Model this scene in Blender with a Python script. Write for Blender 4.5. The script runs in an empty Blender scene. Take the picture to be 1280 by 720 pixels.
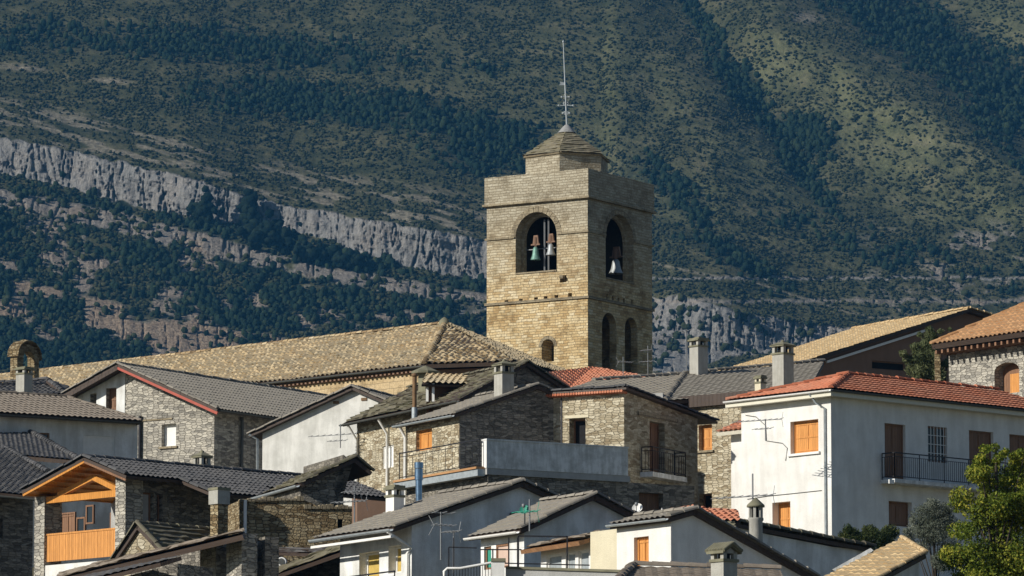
import bpy, bmesh, math, random
import numpy as np
from mathutils import Vector, Matrix
R = math.radians
random.seed(7)
SC = bpy.context.scene
COL = SC.collection
# ---------------------------------------------------------------- camera, sky, sun, exposure
FPX, PITCH = 6600.0, R(7.5)
cd = bpy.data.cameras.new('camera'); cam = bpy.data.objects.new('camera', cd); COL.objects.link(cam)
cam.rotation_euler = (math.pi/2 + PITCH, 0, 0)
cd.sensor_width = 36; cd.lens = 36*FPX/1280; cd.clip_start = 1; cd.clip_end = 20000
SC.camera = cam
SUN_AZ, SUN_EL = R(60.5), R(27)          # azimuth to the left of the direction back towards the camera
sdir = Vector((-math.sin(SUN_AZ)*math.cos(SUN_EL), -math.cos(SUN_AZ)*math.cos(SUN_EL), math.sin(SUN_EL)))
w = bpy.data.worlds.new('World'); SC.world = w; w.use_nodes = True
nt = w.node_tree; bg = nt.nodes['Background']
sky = nt.nodes.new('ShaderNodeTexSky'); sky.sky_type = 'NISHITA'; sky.sun_disc = False
sky.sun_elevation = SUN_EL; sky.sun_rotation = math.atan2(sdir.x, sdir.y); sky.altitude = 600; sky.dust_density = .3; sky.ozone_density = 3.0
nt.links.new(sky.outputs[0], bg.inputs[0]); bg.inputs[1].default_value = 0.066
sl = bpy.data.lights.new('sun', 'SUN'); sl.energy = 5.0; sl.angle = R(0.5); sl.color = (1.0, 0.945, 0.84)
so = bpy.data.objects.new('sun', sl); COL.objects.link(so); so.location = sdir*500
so.rotation_euler = sdir.to_track_quat('Z', 'Y').to_euler()
SC.view_settings.view_transform = 'Standard'; SC.view_settings.look = 'None'
SC.view_settings.exposure = 0.0; SC.view_settings.gamma = 1; SC.view_settings.use_curve_mapping = False
SC.render.engine = 'CYCLES'
SC.cycles.volume_bounces = 0; SC.cycles.max_bounces = 5

# ---------------------------------------------------------------- pixels (1280x720) to the world
CP, SP = math.cos(PITCH), math.sin(PITCH)
def ray(px, py):
    a, b = (px-640)/FPX, (360-py)/FPX
    return Vector((a, CP - b*SP, SP + b*CP))
def W3(px, py, D):
    r = ray(px, py); return r*(D/r.y)
def ground_z(y):
    ys = [-80, 0, 60, 120, 160, 190, 230, 300, 340, 420, 700, 1400, 2150, 2400]
    zs = [-2.5, -1.7, 2.4, 6.8, 10.4, 13.8, 19.5, 29.0, 30, 26, 50, 135, 232, 246]
    return float(np.interp(y, ys, zs))
class Frame:
    """local x to the near right end of the lit front, local y away along the shaded side"""
    def __init__(s, cx, D, th, py=500):
        s.o = W3(cx, py, D); s.o.z = 0; s.th = R(th)
        s.X = Vector((math.cos(s.th), -math.sin(s.th), 0)); s.Y = Vector((math.sin(s.th), math.cos(s.th), 0))
    def P(s, x, y, z): return s.o + s.X*x + s.Y*y + Vector((0, 0, z))
    def L(s, p):
        d = p - s.o; return (d.dot(s.X), d.dot(s.Y), p.z)
    def F(s, px, py, y=0.0):
        r = ray(px, py); t = (s.o.dot(s.Y) + y)/r.dot(s.Y); return s.L(r*t)
    def S(s, px, py, x=0.0):
        r = ray(px, py); t = (s.o.dot(s.X) + x)/r.dot(s.X); return s.L(r*t)

def quad(*q):
    """four corners (px, py, depth); the third is moved along its ray so that all lie in one plane"""
    p = [W3(*c) for c in q]; n = (p[1]-p[0]).cross(p[-1]-p[0]); return [a if i in (0, 1, len(p)-1) else a*(p[0].dot(n)/a.dot(n)) for i, a in enumerate(p)]
# ---------------------------------------------------------------- numpy noise
def _h(ix, iy, seed):
    n = (ix.astype(np.int64)*374761393 + iy.astype(np.int64)*668265263 + seed*982451653) & 0x7fffffff
    n = ((n ^ (n >> 13))*1274126177) & 0x7fffffff
    return ((n ^ (n >> 16)) & 0xffff)/65535.0
def vnoise(x, y, seed=0):
    x = np.asarray(x, float); y = np.asarray(y, float)
    ix, iy = np.floor(x), np.floor(y); fx, fy = x-ix, y-iy
    fx = fx*fx*(3-2*fx); fy = fy*fy*(3-2*fy)
    a, b, c, d = _h(ix, iy, seed), _h(ix+1, iy, seed), _h(ix, iy+1, seed), _h(ix+1, iy+1, seed)
    return (a*(1-fx)+b*fx)*(1-fy) + (c*(1-fx)+d*fx)*fy
def fbm(x, y, seed=0, oct=4):
    s = 0; a = .5; t = 0
    for i in range(oct):
        s = s + a*vnoise(x*2**i, y*2**i, seed+i*17); t += a; a *= .5
    return s/t

# ---------------------------------------------------------------- materials
class NT:
    def __init__(s, name, rough=.9, spec=.2):
        s.m = bpy.data.materials.new(name); s.m.use_nodes = True; s.t = s.m.node_tree
        s.b = s.t.nodes['Principled BSDF']; s.b.inputs['Roughness'].default_value = rough
        s.b.inputs['Specular IOR Level'].default_value = spec
    def n(s, typ, ins=None, **kw):
        x = s.t.nodes.new('ShaderNode'+typ)
        for k, v in kw.items(): setattr(x, k, v)
        for k, v in (ins or {}).items(): s.set(x.inputs[k], v)
        return x
    def set(s, sock, v):
        if isinstance(v, bpy.types.NodeSocket): s.t.links.new(v, sock)
        elif isinstance(v, bpy.types.Node): s.t.links.new(v.outputs[0], sock)
        else:
            if isinstance(v, tuple) and len(v) == 3 and sock.type == 'RGBA': v = v+(1,)
            sock.default_value = v
    def math(s, op, a, b=0.0, c=None):
        ins = {0: a, 1: b}
        if c is not None: ins[2] = c
        return s.n('Math', ins, operation=op).outputs[0]
    def uv(s, sx=1, sy=1, off=0):
        u = s.n('UVMap'); return s.n('Mapping', {'Vector': u.outputs[0], 'Scale': (sx, sy, 1), 'Location': (off, off, 0)}).outputs[0]
    def mix(s, f, a, b, mode='MIX'):
        x = s.n('Mix', data_type='RGBA', blend_type=mode)
        s.set(x.inputs[0], f); s.set(x.inputs[6], a); s.set(x.inputs[7], b); return x.outputs[2]
    def ramp(s, f, stops, interp='LINEAR'):
        x = s.n('ValToRGB', {0: f}); e = x.color_ramp; e.interpolation = interp
        while len(e.elements) < len(stops): e.elements.new(.5)
        for el, (p, c) in zip(e.elements, stops): el.position = p; el.color = (*c, 1) if len(c) == 3 else c
        return x.outputs[0]
    def noise(s, v, sc, det=4, rough=.6):
        ins = {'Scale': sc, 'Detail': det, 'Roughness': rough}
        if v is not None: ins['Vector'] = v
        return s.n('TexNoise', ins)
    def bump(s, h, dist=.05, strength=1.0):
        s.set(s.b.inputs['Normal'], s.n('Bump', {'Height': h, 'Distance': dist, 'Strength': strength}))
    def col(s, c): s.set(s.b.inputs['Base Color'], c)
def ramp3(cs): return [(i/(len(cs)-1), c) for i, c in enumerate(cs)]
def rubble(name, cols, mortar, w=.34, h=.17, dist=.05, stain=.35, mw=.035, off=0):
    w *= .72; h *= .54
    t = NT(name); v = t.uv(1, 1, off)
    nz = t.noise(v, 3.0, 3); dv = t.n('VectorMath', {0: nz.outputs['Color'], 1: (.5, .5, .5)}, operation='SUBTRACT')
    dv = t.n('VectorMath', {0: dv, 'Scale': .07}, operation='SCALE'); vv = t.n('VectorMath', {0: v, 1: dv}, operation='ADD')
    sv = t.n('Mapping', {'Vector': vv, 'Scale': (1/w, 1/h, 1)})
    vo = t.n('TexVoronoi', {'Vector': sv, 'Scale': 1, 'Randomness': .78}, voronoi_dimensions='2D')
    ve = t.n('TexVoronoi', {'Vector': sv, 'Scale': 1, 'Randomness': .78}, voronoi_dimensions='2D', feature='DISTANCE_TO_EDGE')
    val = t.n('SeparateColor', {0: vo.outputs['Color']}).outputs[0]
    c = t.ramp(val, ramp3(cols))
    fine = t.noise(v, 14, 5)
    c = t.mix(.5, c, t.ramp(fine.outputs[0], [(.3, (.55, .55, .55)), (.7, (1.35, 1.35, 1.35))]), 'MULTIPLY')
    edge = t.ramp(ve.outputs['Distance'], [(.0, (0, 0, 0)), (mw*2, (1, 1, 1))])
    c = t.mix(t.math('ADD', t.math('MULTIPLY', edge, .45), .55), mortar, c)
    big = t.noise(v, .55, 5, .65)
    c = t.mix(stain, c, t.ramp(big.outputs[0], [(.35, (.45, .44, .42)), (.62, (1.15, 1.12, 1.05))]), 'MULTIPLY')
    t.col(c); hh = t.math('ADD', edge, t.math('MULTIPLY', fine.outputs[0], .8)); hh = t.math('ADD', hh, t.math('MULTIPLY', val, .7))
    t.bump(hh, dist); return t.m
def ashlar(name, cols, mortar, w=.5, h=.2, dist=.03, top=None, off=0):
    t = NT(name); v = t.uv(1, 1, off)
    nz = t.noise(v, 1.7, 3); dv = t.n('VectorMath', {0: nz.outputs['Color'], 1: (.5, .5, .5)}, operation='SUBTRACT')
    dv = t.n('VectorMath', {0: dv, 'Scale': .15}, operation='SCALE'); vv = t.n('VectorMath', {0: v, 1: dv}, operation='ADD')
    br = t.n('TexBrick', {'Vector': vv, 'Color1': (0, 0, 0), 'Color2': (1, 1, 1), 'Mortar': (.5, .5, .5), 'Scale': 1, 'Mortar Size': .012, 'Mortar Smooth': .6,
                          'Brick Width': w, 'Row Height': h, 'Bias': 0}, offset=.43, squash=1.4, squash_frequency=3)
    f1 = t.n('SeparateColor', {0: br.outputs['Color']}).outputs[0]
    pat = t.noise(v, .45, 5, .65); f1 = t.math('ADD', t.math('MULTIPLY', f1, .5), t.math('MULTIPLY', t.math('SUBTRACT', pat.outputs[0], .2), .85))
    c = t.ramp(f1, ramp3(cols))
    if top:
        z = t.n('SeparateXYZ', {0: v}).outputs[1]
        f = t.n('MapRange', {0: t.math('ADD', z, t.math('MULTIPLY', pat.outputs[0], 3)), 1: top[0], 2: top[1], 3: 0, 4: top[2]}, clamp=True).outputs[0]
        g = t.ramp(f1, ramp3(top[3])); c = t.mix(f, c, g)
    fine = t.noise(v, 9, 6, .7)
    c = t.mix(.65, c, t.ramp(fine.outputs[0], [(.3, (.5, .48, .45)), (.65, (1.3, 1.3, 1.3))]), 'MULTIPLY')
    st = t.noise(v, .9, 6, .7)
    c = t.mix(.7, c, t.ramp(st.outputs[0], [(.36, (.5, .48, .45)), (.5, (1.0, 1.0, 1.0))]), 'MULTIPLY')
    c = t.mix(br.outputs['Fac'], c, mortar)
    t.col(c); hh = t.math('ADD', t.math('MULTIPLY', br.outputs['Fac'], -1.0), t.math('ADD', t.math('MULTIPLY', fine.outputs[0], .8), t.math('MULTIPLY', f1, .5)))
    t.bump(hh, dist); return t.m
def plaster(name, c, stain=.25, sc=1.0, dark=(.5, .48, .45), off=0):
    t = NT(name); v = t.uv(1, 1, off)
    a = t.noise(v, 1.1*sc, 6, .65); st = t.noise(t.uv(2.4, .35, off), 1.0*sc, 5, .6)
    f = t.math('MULTIPLY', a.outputs[0], st.outputs[0])
    cc = t.mix(stain, (*c, 1), t.ramp(f, [(.16, dark), (.34, (1, 1, 1))]), 'MULTIPLY')
    fine = t.noise(v, 25, 4); cc = t.mix(.25, cc, t.ramp(fine.outputs[0], [(.3, (.75, .75, .75)), (.7, (1.1, 1.1, 1.1))]), 'MULTIPLY')
    t.col(cc); t.bump(t.math('ADD', fine.outputs[0], a.outputs[0]), .012); return t.m
def tiles(name, cols, moss=(.06, .06, .035), mossf=.3, rough=.85, off=0):
    t = NT(name, rough); u = t.n('UVMap'); fl = t.n('VectorMath', {0: u}, operation='FLOOR')
    wn = t.n('TexWhiteNoise', {'Vector': fl}, noise_dimensions='2D')
    tc = t.n('TexCoord'); big = t.noise(tc.outputs['Object'], .55, 5, .65); fine = t.noise(tc.outputs['Object'], 7, 5, .65)
    f = t.math('ADD', t.math('MULTIPLY', wn.outputs[0], .75), t.math('MULTIPLY', t.math('SUBTRACT', big.outputs[0], .4), .9))
    c = t.ramp(f, ramp3(cols))
    mf = t.math('MULTIPLY', t.ramp(t.math('ADD', t.math('MULTIPLY', fine.outputs[0], .6), t.math('MULTIPLY', big.outputs[0], .5)), [(.52, (0, 0, 0)), (.66, (1, 1, 1))]), mossf)
    c = t.mix(mf, c, moss)
    c = t.mix(.5, c, t.ramp(fine.outputs[0], [(.3, (.6, .6, .6)), (.7, (1.25, 1.25, 1.25))]), 'MULTIPLY')
    t.col(c); t.bump(fine.outputs[0], .015); return t.m
def wood(name, c, plank=.12, rough=.6, off=0):
    t = NT(name, rough, .3); v = t.uv(1, 1, off)
    g = t.noise(t.uv(14, 1.2, off), 2.0, 5, .6)
    x = t.n('SeparateXYZ', {0: v}).outputs[0]; xs = t.math('DIVIDE', x, plank); fr = t.math('FRACT', xs)
    ln = t.ramp(fr, [(0, (.35, .35, .35)), (.08, (1, 1, 1))])
    wn = t.n('TexWhiteNoise', {'W': t.math('FLOOR', xs)}, noise_dimensions='1D')
    cc = t.mix(.6, (*c, 1), t.ramp(g.outputs[0], [(.3, (.6, .55, .5)), (.7, (1.2, 1.2, 1.2))]), 'MULTIPLY')
    cc = t.mix(.35, cc, t.ramp(wn.outputs[0], [(0, (.7, .7, .7)), (1, (1.2, 1.2, 1.2))]), 'MULTIPLY')
    cc = t.mix(1, cc, ln, 'MULTIPLY'); t.col(cc); t.bump(ln, .01); return t.m
def plain(name, c, rough=.6, metal=0, var=.3, sc=6):
    t = NT(name, rough, .3); t.b.inputs['Metallic'].default_value = metal
    tc = t.n('TexCoord'); nz = t.noise(tc.outputs['Object'], sc, 5, .6)
    t.col(t.mix(var, (*c, 1), t.ramp(nz.outputs[0], [(.3, (.45, .45, .45)), (.65, (1.2, 1.2, 1.2))]), 'MULTIPLY')); t.bump(nz.outputs[0], .006); return t.m
M = {}
def mats():
    M['tower'] = ashlar('tower_stone', [(.25, .16, .075), (.45, .31, .15), (.60, .45, .24), (.68, .56, .35), (.80, .70, .52)], (.34, .27, .17), .38, .155, .06,
                        top=(40.5, 45.5, .9, [(.22, .20, .15), (.34, .31, .24), (.42, .39, .31), (.50, .47, .38)]))
    M['slab'] = ashlar('string_course_stone', [(.20, .17, .12), (.30, .25, .17), (.38, .33, .23)], (.1, .08, .06), .9, .3, .02)
    M['grey_rubble'] = rubble('grey_rubble', [(.22, .21, .19), (.36, .34, .30), (.47, .44, .38), (.56, .53, .46)], (.34, .30, .24), .42, .2, off=1)
    M['beige_rubble'] = rubble('beige_rubble', [(.28, .22, .14), (.42, .36, .25), (.52, .46, .34), (.66, .60, .46)], (.46, .40, .28), .38, .17, off=2)
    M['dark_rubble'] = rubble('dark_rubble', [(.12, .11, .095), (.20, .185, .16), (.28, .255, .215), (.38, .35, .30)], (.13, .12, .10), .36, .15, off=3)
    M['ochre_rubble'] = rubble('ochre_rubble', [(.16, .11, .055), (.27, .2, .11), (.38, .30, .18), (.48, .40, .26)], (.15, .115, .075), .32, .17, .09, mw=.05, off=4)
    M['church'] = ashlar('church_wall_stone', [(.38, .28, .15), (.5, .38, .22), (.58, .46, .29)], (.36, .28, .18), .8, .35, off=5)
    M['white'] = plaster('white_plaster', (.80, .79, .76), .35)
    M['white_old'] = plaster('stained_white_plaster', (.74, .73, .69), .55, 1.1, (.5, .5, .48), off=3)
    M['grey_plaster'] = plaster('grey_plaster', (.42, .42, .41), .4, off=7)
    M['pale_plaster'] = plaster('pale_plaster', (.82, .83, .82), .65, off=9)
    M['cream'] = plaster('cream_plaster', (.68, .62, .46), .25, off=11)
    M['pink'] = plaster('pink_plaster', (.62, .46, .38), .25, off=12)
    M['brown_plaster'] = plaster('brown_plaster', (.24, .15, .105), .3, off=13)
    M['concrete'] = plaster('weathered_concrete', (.78, .78, .77), .8, 2.2, (.5, .5, .48), off=15)
    M['old_tile'] = tiles('old_clay_tiles', [(.13, .09, .05), (.30, .21, .12), (.44, .33, .19), (.55, .44, .28), (.68, .58, .42)], mossf=.5)
    M['tan_tile'] = tiles('tan_clay_tiles', [(.40, .28, .15), (.52, .38, .21), (.60, .46, .27)], mossf=.12)
    M['red_tile'] = tiles('red_clay_tiles', [(.34, .10, .05), (.46, .15, .08), (.55, .21, .12), (.62, .30, .20)], mossf=.25)
    M['orange_tile'] = tiles('orange_clay_tiles', [(.38, .20, .09), (.48, .27, .13), (.56, .34, .18)], mossf=.15)
    M['grey_tile'] = tiles('grey_brown_concrete_tiles', [(.18, .165, .14), (.26, .235, .20), (.34, .31, .26)], mossf=.2)
    M['brown_tile'] = tiles('brown_grey_tiles', [(.15, .125, .10), (.22, .185, .15), (.29, .245, .20)], mossf=.15)
    M['dark_tile'] = tiles('dark_slate_tiles', [(.055, .055, .058), (.09, .09, .094), (.145, .14, .14)], mossf=.1)
    M['moss_tile'] = tiles('mossy_old_tiles', [(.09, .08, .06), (.15, .135, .10), (.22, .20, .145)], (.07, .075, .03), .6)
    M['stone_slab'] = tiles('stone_slabs', [(.07, .065, .045), (.15, .135, .09), (.23, .205, .15), (.33, .30, .22)], (.09, .085, .03), .6)
    M['under'] = wood('eave_boards', (.07, .05, .04), .2)
    M['orange_wood'] = wood('varnished_orange_wood', (.62, .27, .055), .11, .45)
    M['shutter'] = wood('orange_shutter_wood', (.66, .30, .085), .10, .55, off=2)
    M['mid_wood'] = wood('weathered_brown_wood', (.28, .15, .075), .13, .6, off=6)
    M['brown_wood'] = wood('brown_door_wood', (.24, .13, .075), .13, .6, off=4)
    M['curtain'] = plain('yellow_blind', (.50, .36, .10), .8)
    M['wh_paint'] = plain('white_paint', (.78, .77, .74), .6, 0, .15)
    M['cornice'] = plain('cream_fascia', (.66, .63, .52), .7, 0, .15)
    M['red_paint'] = plain('red_fascia', (.42, .10, .07), .7, 0, .3)
    M['iron'] = plain('black_iron', (.03, .03, .035), .5, .3)
    M['zinc'] = plain('zinc_gutter', (.40, .44, .46), .45, .3, .4)
    M['zinc_dark'] = plain('dark_gutter', (.10, .105, .10), .55, .2, .4)
    M['rust'] = plain('rusty_pipe', (.20, .12, .06), .7, .1, .6)
    M['steel'] = plain('steel_flue', (.20, .30, .42), .3, .8, .3)
    M['alu'] = plain('antenna_metal', (.22, .23, .24), .6, .3, .2)
    M['bronze'] = plain('green_bronze', (.16, .30, .25), .55, .3, .5)
    M['bell_grey'] = plain('grey_bronze', (.34, .36, .37), .5, .3, .4)
    M['green_paint'] = plain('green_paint', (.04, .28, .20), .6)
    M['lead'] = plain('lead_cap', (.34, .34, .33), .6, .2, .5)
    M['bark'] = plain('dark_bark', (.05, .04, .03), .9, 0, .5)
    M['black'] = plain('dark_opening', (.012, .012, .014), .9)
    M['stone_cap'] = plain('lichen_stone_cap', (.20, .19, .13), .9, 0, .6, 3)
    M['chim'] = plaster('chimney_render', (.42, .41, .37), .4, 3, off=20)
    g = NT('window_glass', .08, .5); g.col((.02, .025, .03)); M['glass'] = g.m
mats()

# ---------------------------------------------------------------- mesh building
class Thing:
    def __init__(s, name, loc, label, cat, group=None, kind=None):
        o = bpy.data.objects.new(name, None); COL.objects.link(o); o.location = loc; o.empty_display_size = .5
        o['label'] = label; o['category'] = cat
        if group: o['group'] = group
        s.o = o; s.loc = Vector(loc); s.root = s
def box_uv(me):
    """metre-true coordinates on each face: along the wall, and up"""
    uvl = me.uv_layers.get('UVMap') or me.uv_layers.new(name='UVMap')
    for p in me.polygons:
        n = p.normal
        if abs(n.z) > .85: a, b = Vector((1, 0, 0)), Vector((0, 1, 0))
        else: a = Vector((-n.y, n.x, 0)).normalized(); b = Vector((0, 0, 1))
        for li in p.loop_indices:
            c = me.vertices[me.loops[li].vertex_index].co + me_off
            uvl.data[li].uv = (c.dot(a), c.dot(b))
me_off = Vector((0, 0, 0))
class MB:
    def __init__(s): s.v = []; s.f = []; s.m = []; s.sm = []
    def add(s, vs, fs, mi=0, smooth=False):
        k = len(s.v); s.v += [tuple(v) for v in vs]; s.f += [tuple(i+k for i in f) for f in fs]; s.m += [mi]*len(fs); s.sm += [smooth]*len(fs); return s
    def prism(s, poly, vec, mi=0):
        n = len(poly); poly = [Vector(p) for p in poly]; vec = Vector(vec)
        nn = Vector((0, 0, 0))
        for i in range(n): nn += poly[i].cross(poly[(i+1) % n])
        if nn.dot(vec) > 0: poly = poly[::-1]
        vs = poly + [p+vec for p in poly]
        fs = [tuple(range(n)), tuple(range(2*n-1, n-1, -1))] + [(i, i+n, (i+1) % n + n, (i+1) % n) for i in range(n)]
        return s.add(vs, fs, mi)
    def box(s, fr, x0, x1, y0, y1, z0, z1, mi=0):
        return s.prism([fr.P(x0, y0, z0), fr.P(x1, y0, z0), fr.P(x1, y1, z0), fr.P(x0, y1, z0)], (0, 0, z1-z0), mi)
    def bar(s, p, q, w, h=None, mi=0, up=(0, 0, 1)):
        p, q = Vector(p), Vector(q); d = (q-p).normalized(); a = d.cross(Vector(up))
        if a.length < 1e-3: a = d.cross(Vector((1, 0, 0)))
        a.normalize(); b = a.cross(d); h = h or w
        c = [a*w/2+b*h/2, -a*w/2+b*h/2, -a*w/2-b*h/2, a*w/2-b*h/2]
        return s.prism([p+k for k in c], q-p, mi)
    def tube(s, path, r, n=8, mi=0, cap=True):
        path = [Vector(p) for p in path]; rs = r if isinstance(r, (list, tuple)) else [r]*len(path)
        vs = []; fs = []
        for i, p in enumerate(path):
            d = (path[min(i+1, len(path)-1)] - path[max(i-1, 0)]).normalized()
            a = d.cross(Vector((0, 0, 1))); a = a if a.length > .05 else d.cross(Vector((0, 1, 0))); a.normalize(); b = d.cross(a)
            for k in range(n):
                t = 2*math.pi*k/n; vs.append(p + (a*math.cos(t)+b*math.sin(t))*rs[i])
            if i:
                for k in range(n): fs.append(((i-1)*n+k, (i-1)*n+(k+1) % n, i*n+(k+1) % n, i*n+k))
        s.add(vs, fs, mi, True)
        if cap: s.add([vs[k] for k in range(n)], [tuple(range(n-1, -1, -1))], mi); s.add(vs[-n:], [tuple(range(n))], mi)
        return s
    def lathe(s, c, prof, n=16, mi=0, smooth=True):
        c = Vector(c); vs = []; fs = []
        for i, (r, z) in enumerate(prof):
            for k in range(n):
                t = 2*math.pi*k/n; vs.append(c+Vector((r*math.cos(t), r*math.sin(t), z)))
            if i:
                for k in range(n): fs.append(((i-1)*n+k, (i-1)*n+(k+1) % n, i*n+(k+1) % n, i*n+k))
        return s.add(vs, fs, mi, smooth)
    def build(s, name, mat, parent, cuts=None, label=None, uv=True):
        """links everything collected as ONE mesh object; parent is a Thing or (Thing, object)"""
        th, po = parent if isinstance(parent, tuple) else (parent, parent.o if parent else None)
        off = th.loc if th else Vector((0, 0, 0))
        me = bpy.data.meshes.new(name)
        me.from_pydata([(a-off.x, b-off.y, c-off.z) for a, b, c in s.v], [], s.f)
        mat = mat if isinstance(mat, list) else [mat]
        for x in mat: me.materials.append(M[x] if isinstance(x, str) else x)
        me.polygons.foreach_set('material_index', s.m); me.polygons.foreach_set('use_smooth', s.sm)
        me.update()
        o = bpy.data.objects.new(name, me); COL.objects.link(o)
        if cuts and cuts.f:
            bm = bmesh.new(); bm.from_mesh(me); bmesh.ops.recalc_face_normals(bm, faces=bm.faces); bm.to_mesh(me); bm.free()
            cm = bpy.data.meshes.new('cut'); cm.from_pydata([(a-off.x, b-off.y, c-off.z) for a, b, c in cuts.v], [], cuts.f)
            bm = bmesh.new(); bm.from_mesh(cm); bmesh.ops.recalc_face_normals(bm, faces=bm.faces); bm.to_mesh(cm); bm.free()
            co = bpy.data.objects.new('cut', cm); COL.objects.link(co)
            md = o.modifiers.new('b', 'BOOLEAN'); md.object = co; md.operation = 'DIFFERENCE'; md.solver = 'EXACT'; md.use_self = True
            dg = bpy.context.evaluated_depsgraph_get(); dg.update()
            nm = bpy.data.meshes.new_from_object(o.evaluated_get(dg)); o.modifiers.clear(); o.data = nm; nm.name = name
            bpy.data.objects.remove(co); me = nm
        if uv:
            global me_off
            me_off = off; box_uv(me)
        if po: o.parent = po
        if label: o['label'] = label
        return o
# ---------------------------------------------------------------- roofs with real tiles
KIND = {  # period, row, wave height, step, jitter, segments
    'barrel': (.27, .42, .075, .035, .022, 6), 'marseille': (.24, .37, .022, .045, .008, 4), 'old': (.34, .46, .11, .055, .07, 6), 'flat': (.30, .36, .028, .022, .006, 4),
    'fine': (.21, .38, .05, .025, .012, 6), 'tan': (.23, .34, .035, .02, .02, 5), 'slab': (.36, .24, .0, .055, .05, 2), 'wave': (.24, .5, .05, .02, .01, 6)}
def tile_plane(bm, pts, kind, seed=0, thick=.14, mi=0, umi=1, off=None):
    pts = [Vector(p) for p in pts]; o = pts[0]; a = (pts[1]-o).normalized()
    n = a.cross(pts[-1]-o).normalized(); pts = [p*(o.dot(n)/p.dot(n)) if abs((p-o).dot(n)) > .004 else p for p in pts]
    if n.z < 0: n = -n
    b = n.cross(a)
    if b.dot(pts[-1]-o) < 0: b = -b
    P2 = [((p-o).dot(a), (p-o).dot(b)) for p in pts]
    per, row, amp, step, jit, seg = KIND[kind]
    a0, a1 = min(p[0] for p in P2), max(p[0] for p in P2); b0, b1 = min(p[1] for p in P2), max(p[1] for p in P2)
    nc = int((a1-a0)/per)+2; nr = int((b1-b0)/row)+2
    ci = np.arange(nc*seg+1); A = a0 - per*.5 + ci*per/seg
    col = np.floor(ci/seg + (0 if seg == 2 else 0)); ph = (ci % seg)/seg
    prof = amp*np.power(.5-.5*np.cos(2*np.pi*ph), .8) if amp else np.zeros(len(ci))
    V = []; UV = []
    for r in range(nr):
        j1 = _h(col, col*0+r, seed+3)-.5; j2 = _h(col, col*0+r, seed+9)-.5; ja = vnoise(ci*0+r*.9+.5, col*.13, seed)-.5
        for q in (0, 1):
            B = b0 + (r+q)*row + (j2*jit*1.8 if q == 0 else 0)*np.ones(len(ci))
            H = prof*(1 if q == 0 else .85) + (step if q == 0 else .0) + j1*jit + (vnoise(A*.25, B*.25, seed+31)-.5)*jit*2.6
            AA = A + ja*jit*2
            V.append(np.stack([AA, B, H], 1)); UV.append(np.stack([ci/seg, np.full(len(ci), r+(.1 if q == 0 else .9))], 1))
    V = np.concatenate(V); UV = np.concatenate(UV); nL = 2*nr; nv = len(ci)
    w3 = np.array(o)[None] + V[:, :1]*np.array(a) + V[:, 1:2]*np.array(b) + V[:, 2:]*np.array(n)
    if off is not None: w3 = w3 - np.array(off)[None]
    me = bpy.data.meshes.new('t')
    i = np.arange(nL-1)[:, None]*nv; j = np.arange(nv-1)[None]
    F = np.stack([i+j, i+j+1, i+j+1+nv, i+j+nv], 2).reshape(-1, 4)
    if (Vector(a).cross(b)).dot(n) < 0: F = F[:, ::-1]
    me.from_pydata(w3.tolist(), [], F.tolist())
    ul = me.uv_layers.new(name='UVMap')
    vi = np.empty(len(me.loops), int); me.loops.foreach_get('vertex_index', vi)
    u = UV[vi] + seed*7; 
    # keep each face inside one tile cell
    u = u.reshape(-1, 4, 2); cu = np.floor(u[:, :, 0].mean(1))[:, None]; u[:, :, 0] = np.clip(u[:, :, 0], cu+.02, cu+.98); ul.data.foreach_set('uv', u.reshape(-1).astype(np.float32))
    t = bmesh.new(); t.from_mesh(me); bpy.data.meshes.remove(me)
    cen = sum(((Vector(p)) for p in pts), Vector())/len(pts)
    for k in range(len(pts)):
        p, q = pts[k], pts[(k+1) % len(pts)]
        e = (q-p)
        if e.length < 1e-4: continue
        no = e.normalized().cross(n)
        if no.dot(cen-p) > 0: no = -no
        pp = p - off if off is not None else p
        bmesh.ops.bisect_plane(t, geom=t.verts[:]+t.edges[:]+t.faces[:], plane_co=pp, plane_no=no, clear_outer=True)
    for f in t.faces: f.material_index = mi
    tm = bpy.data.meshes.new('t2'); t.to_mesh(tm); t.free(); bm.from_mesh(tm); bpy.data.meshes.remove(tm)
    # slab
    nn = len(pts); lo = [p-n*thick for p in pts]; hi = [p-n*.012 for p in pts]
    if off is not None: lo = [p-off for p in lo]; hi = [p-off for p in hi]
    vl = [bm.verts.new(p) for p in lo]; vh = [bm.verts.new(p) for p in hi]
    fs = [bm.faces.new(vl), bm.faces.new(vh)] + [bm.faces.new((vl[k], vl[(k+1) % nn], vh[(k+1) % nn], vh[k])) for k in range(nn)]
    bmesh.ops.recalc_face_normals(bm, faces=fs)
    uvl = bm.loops.layers.uv.verify()
    for f in fs:
        f.material_index = umi
        for l in f.loops: l[uvl].uv = (l.vert.co.x+l.vert.co.y, l.vert.co.z*2)
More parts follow.
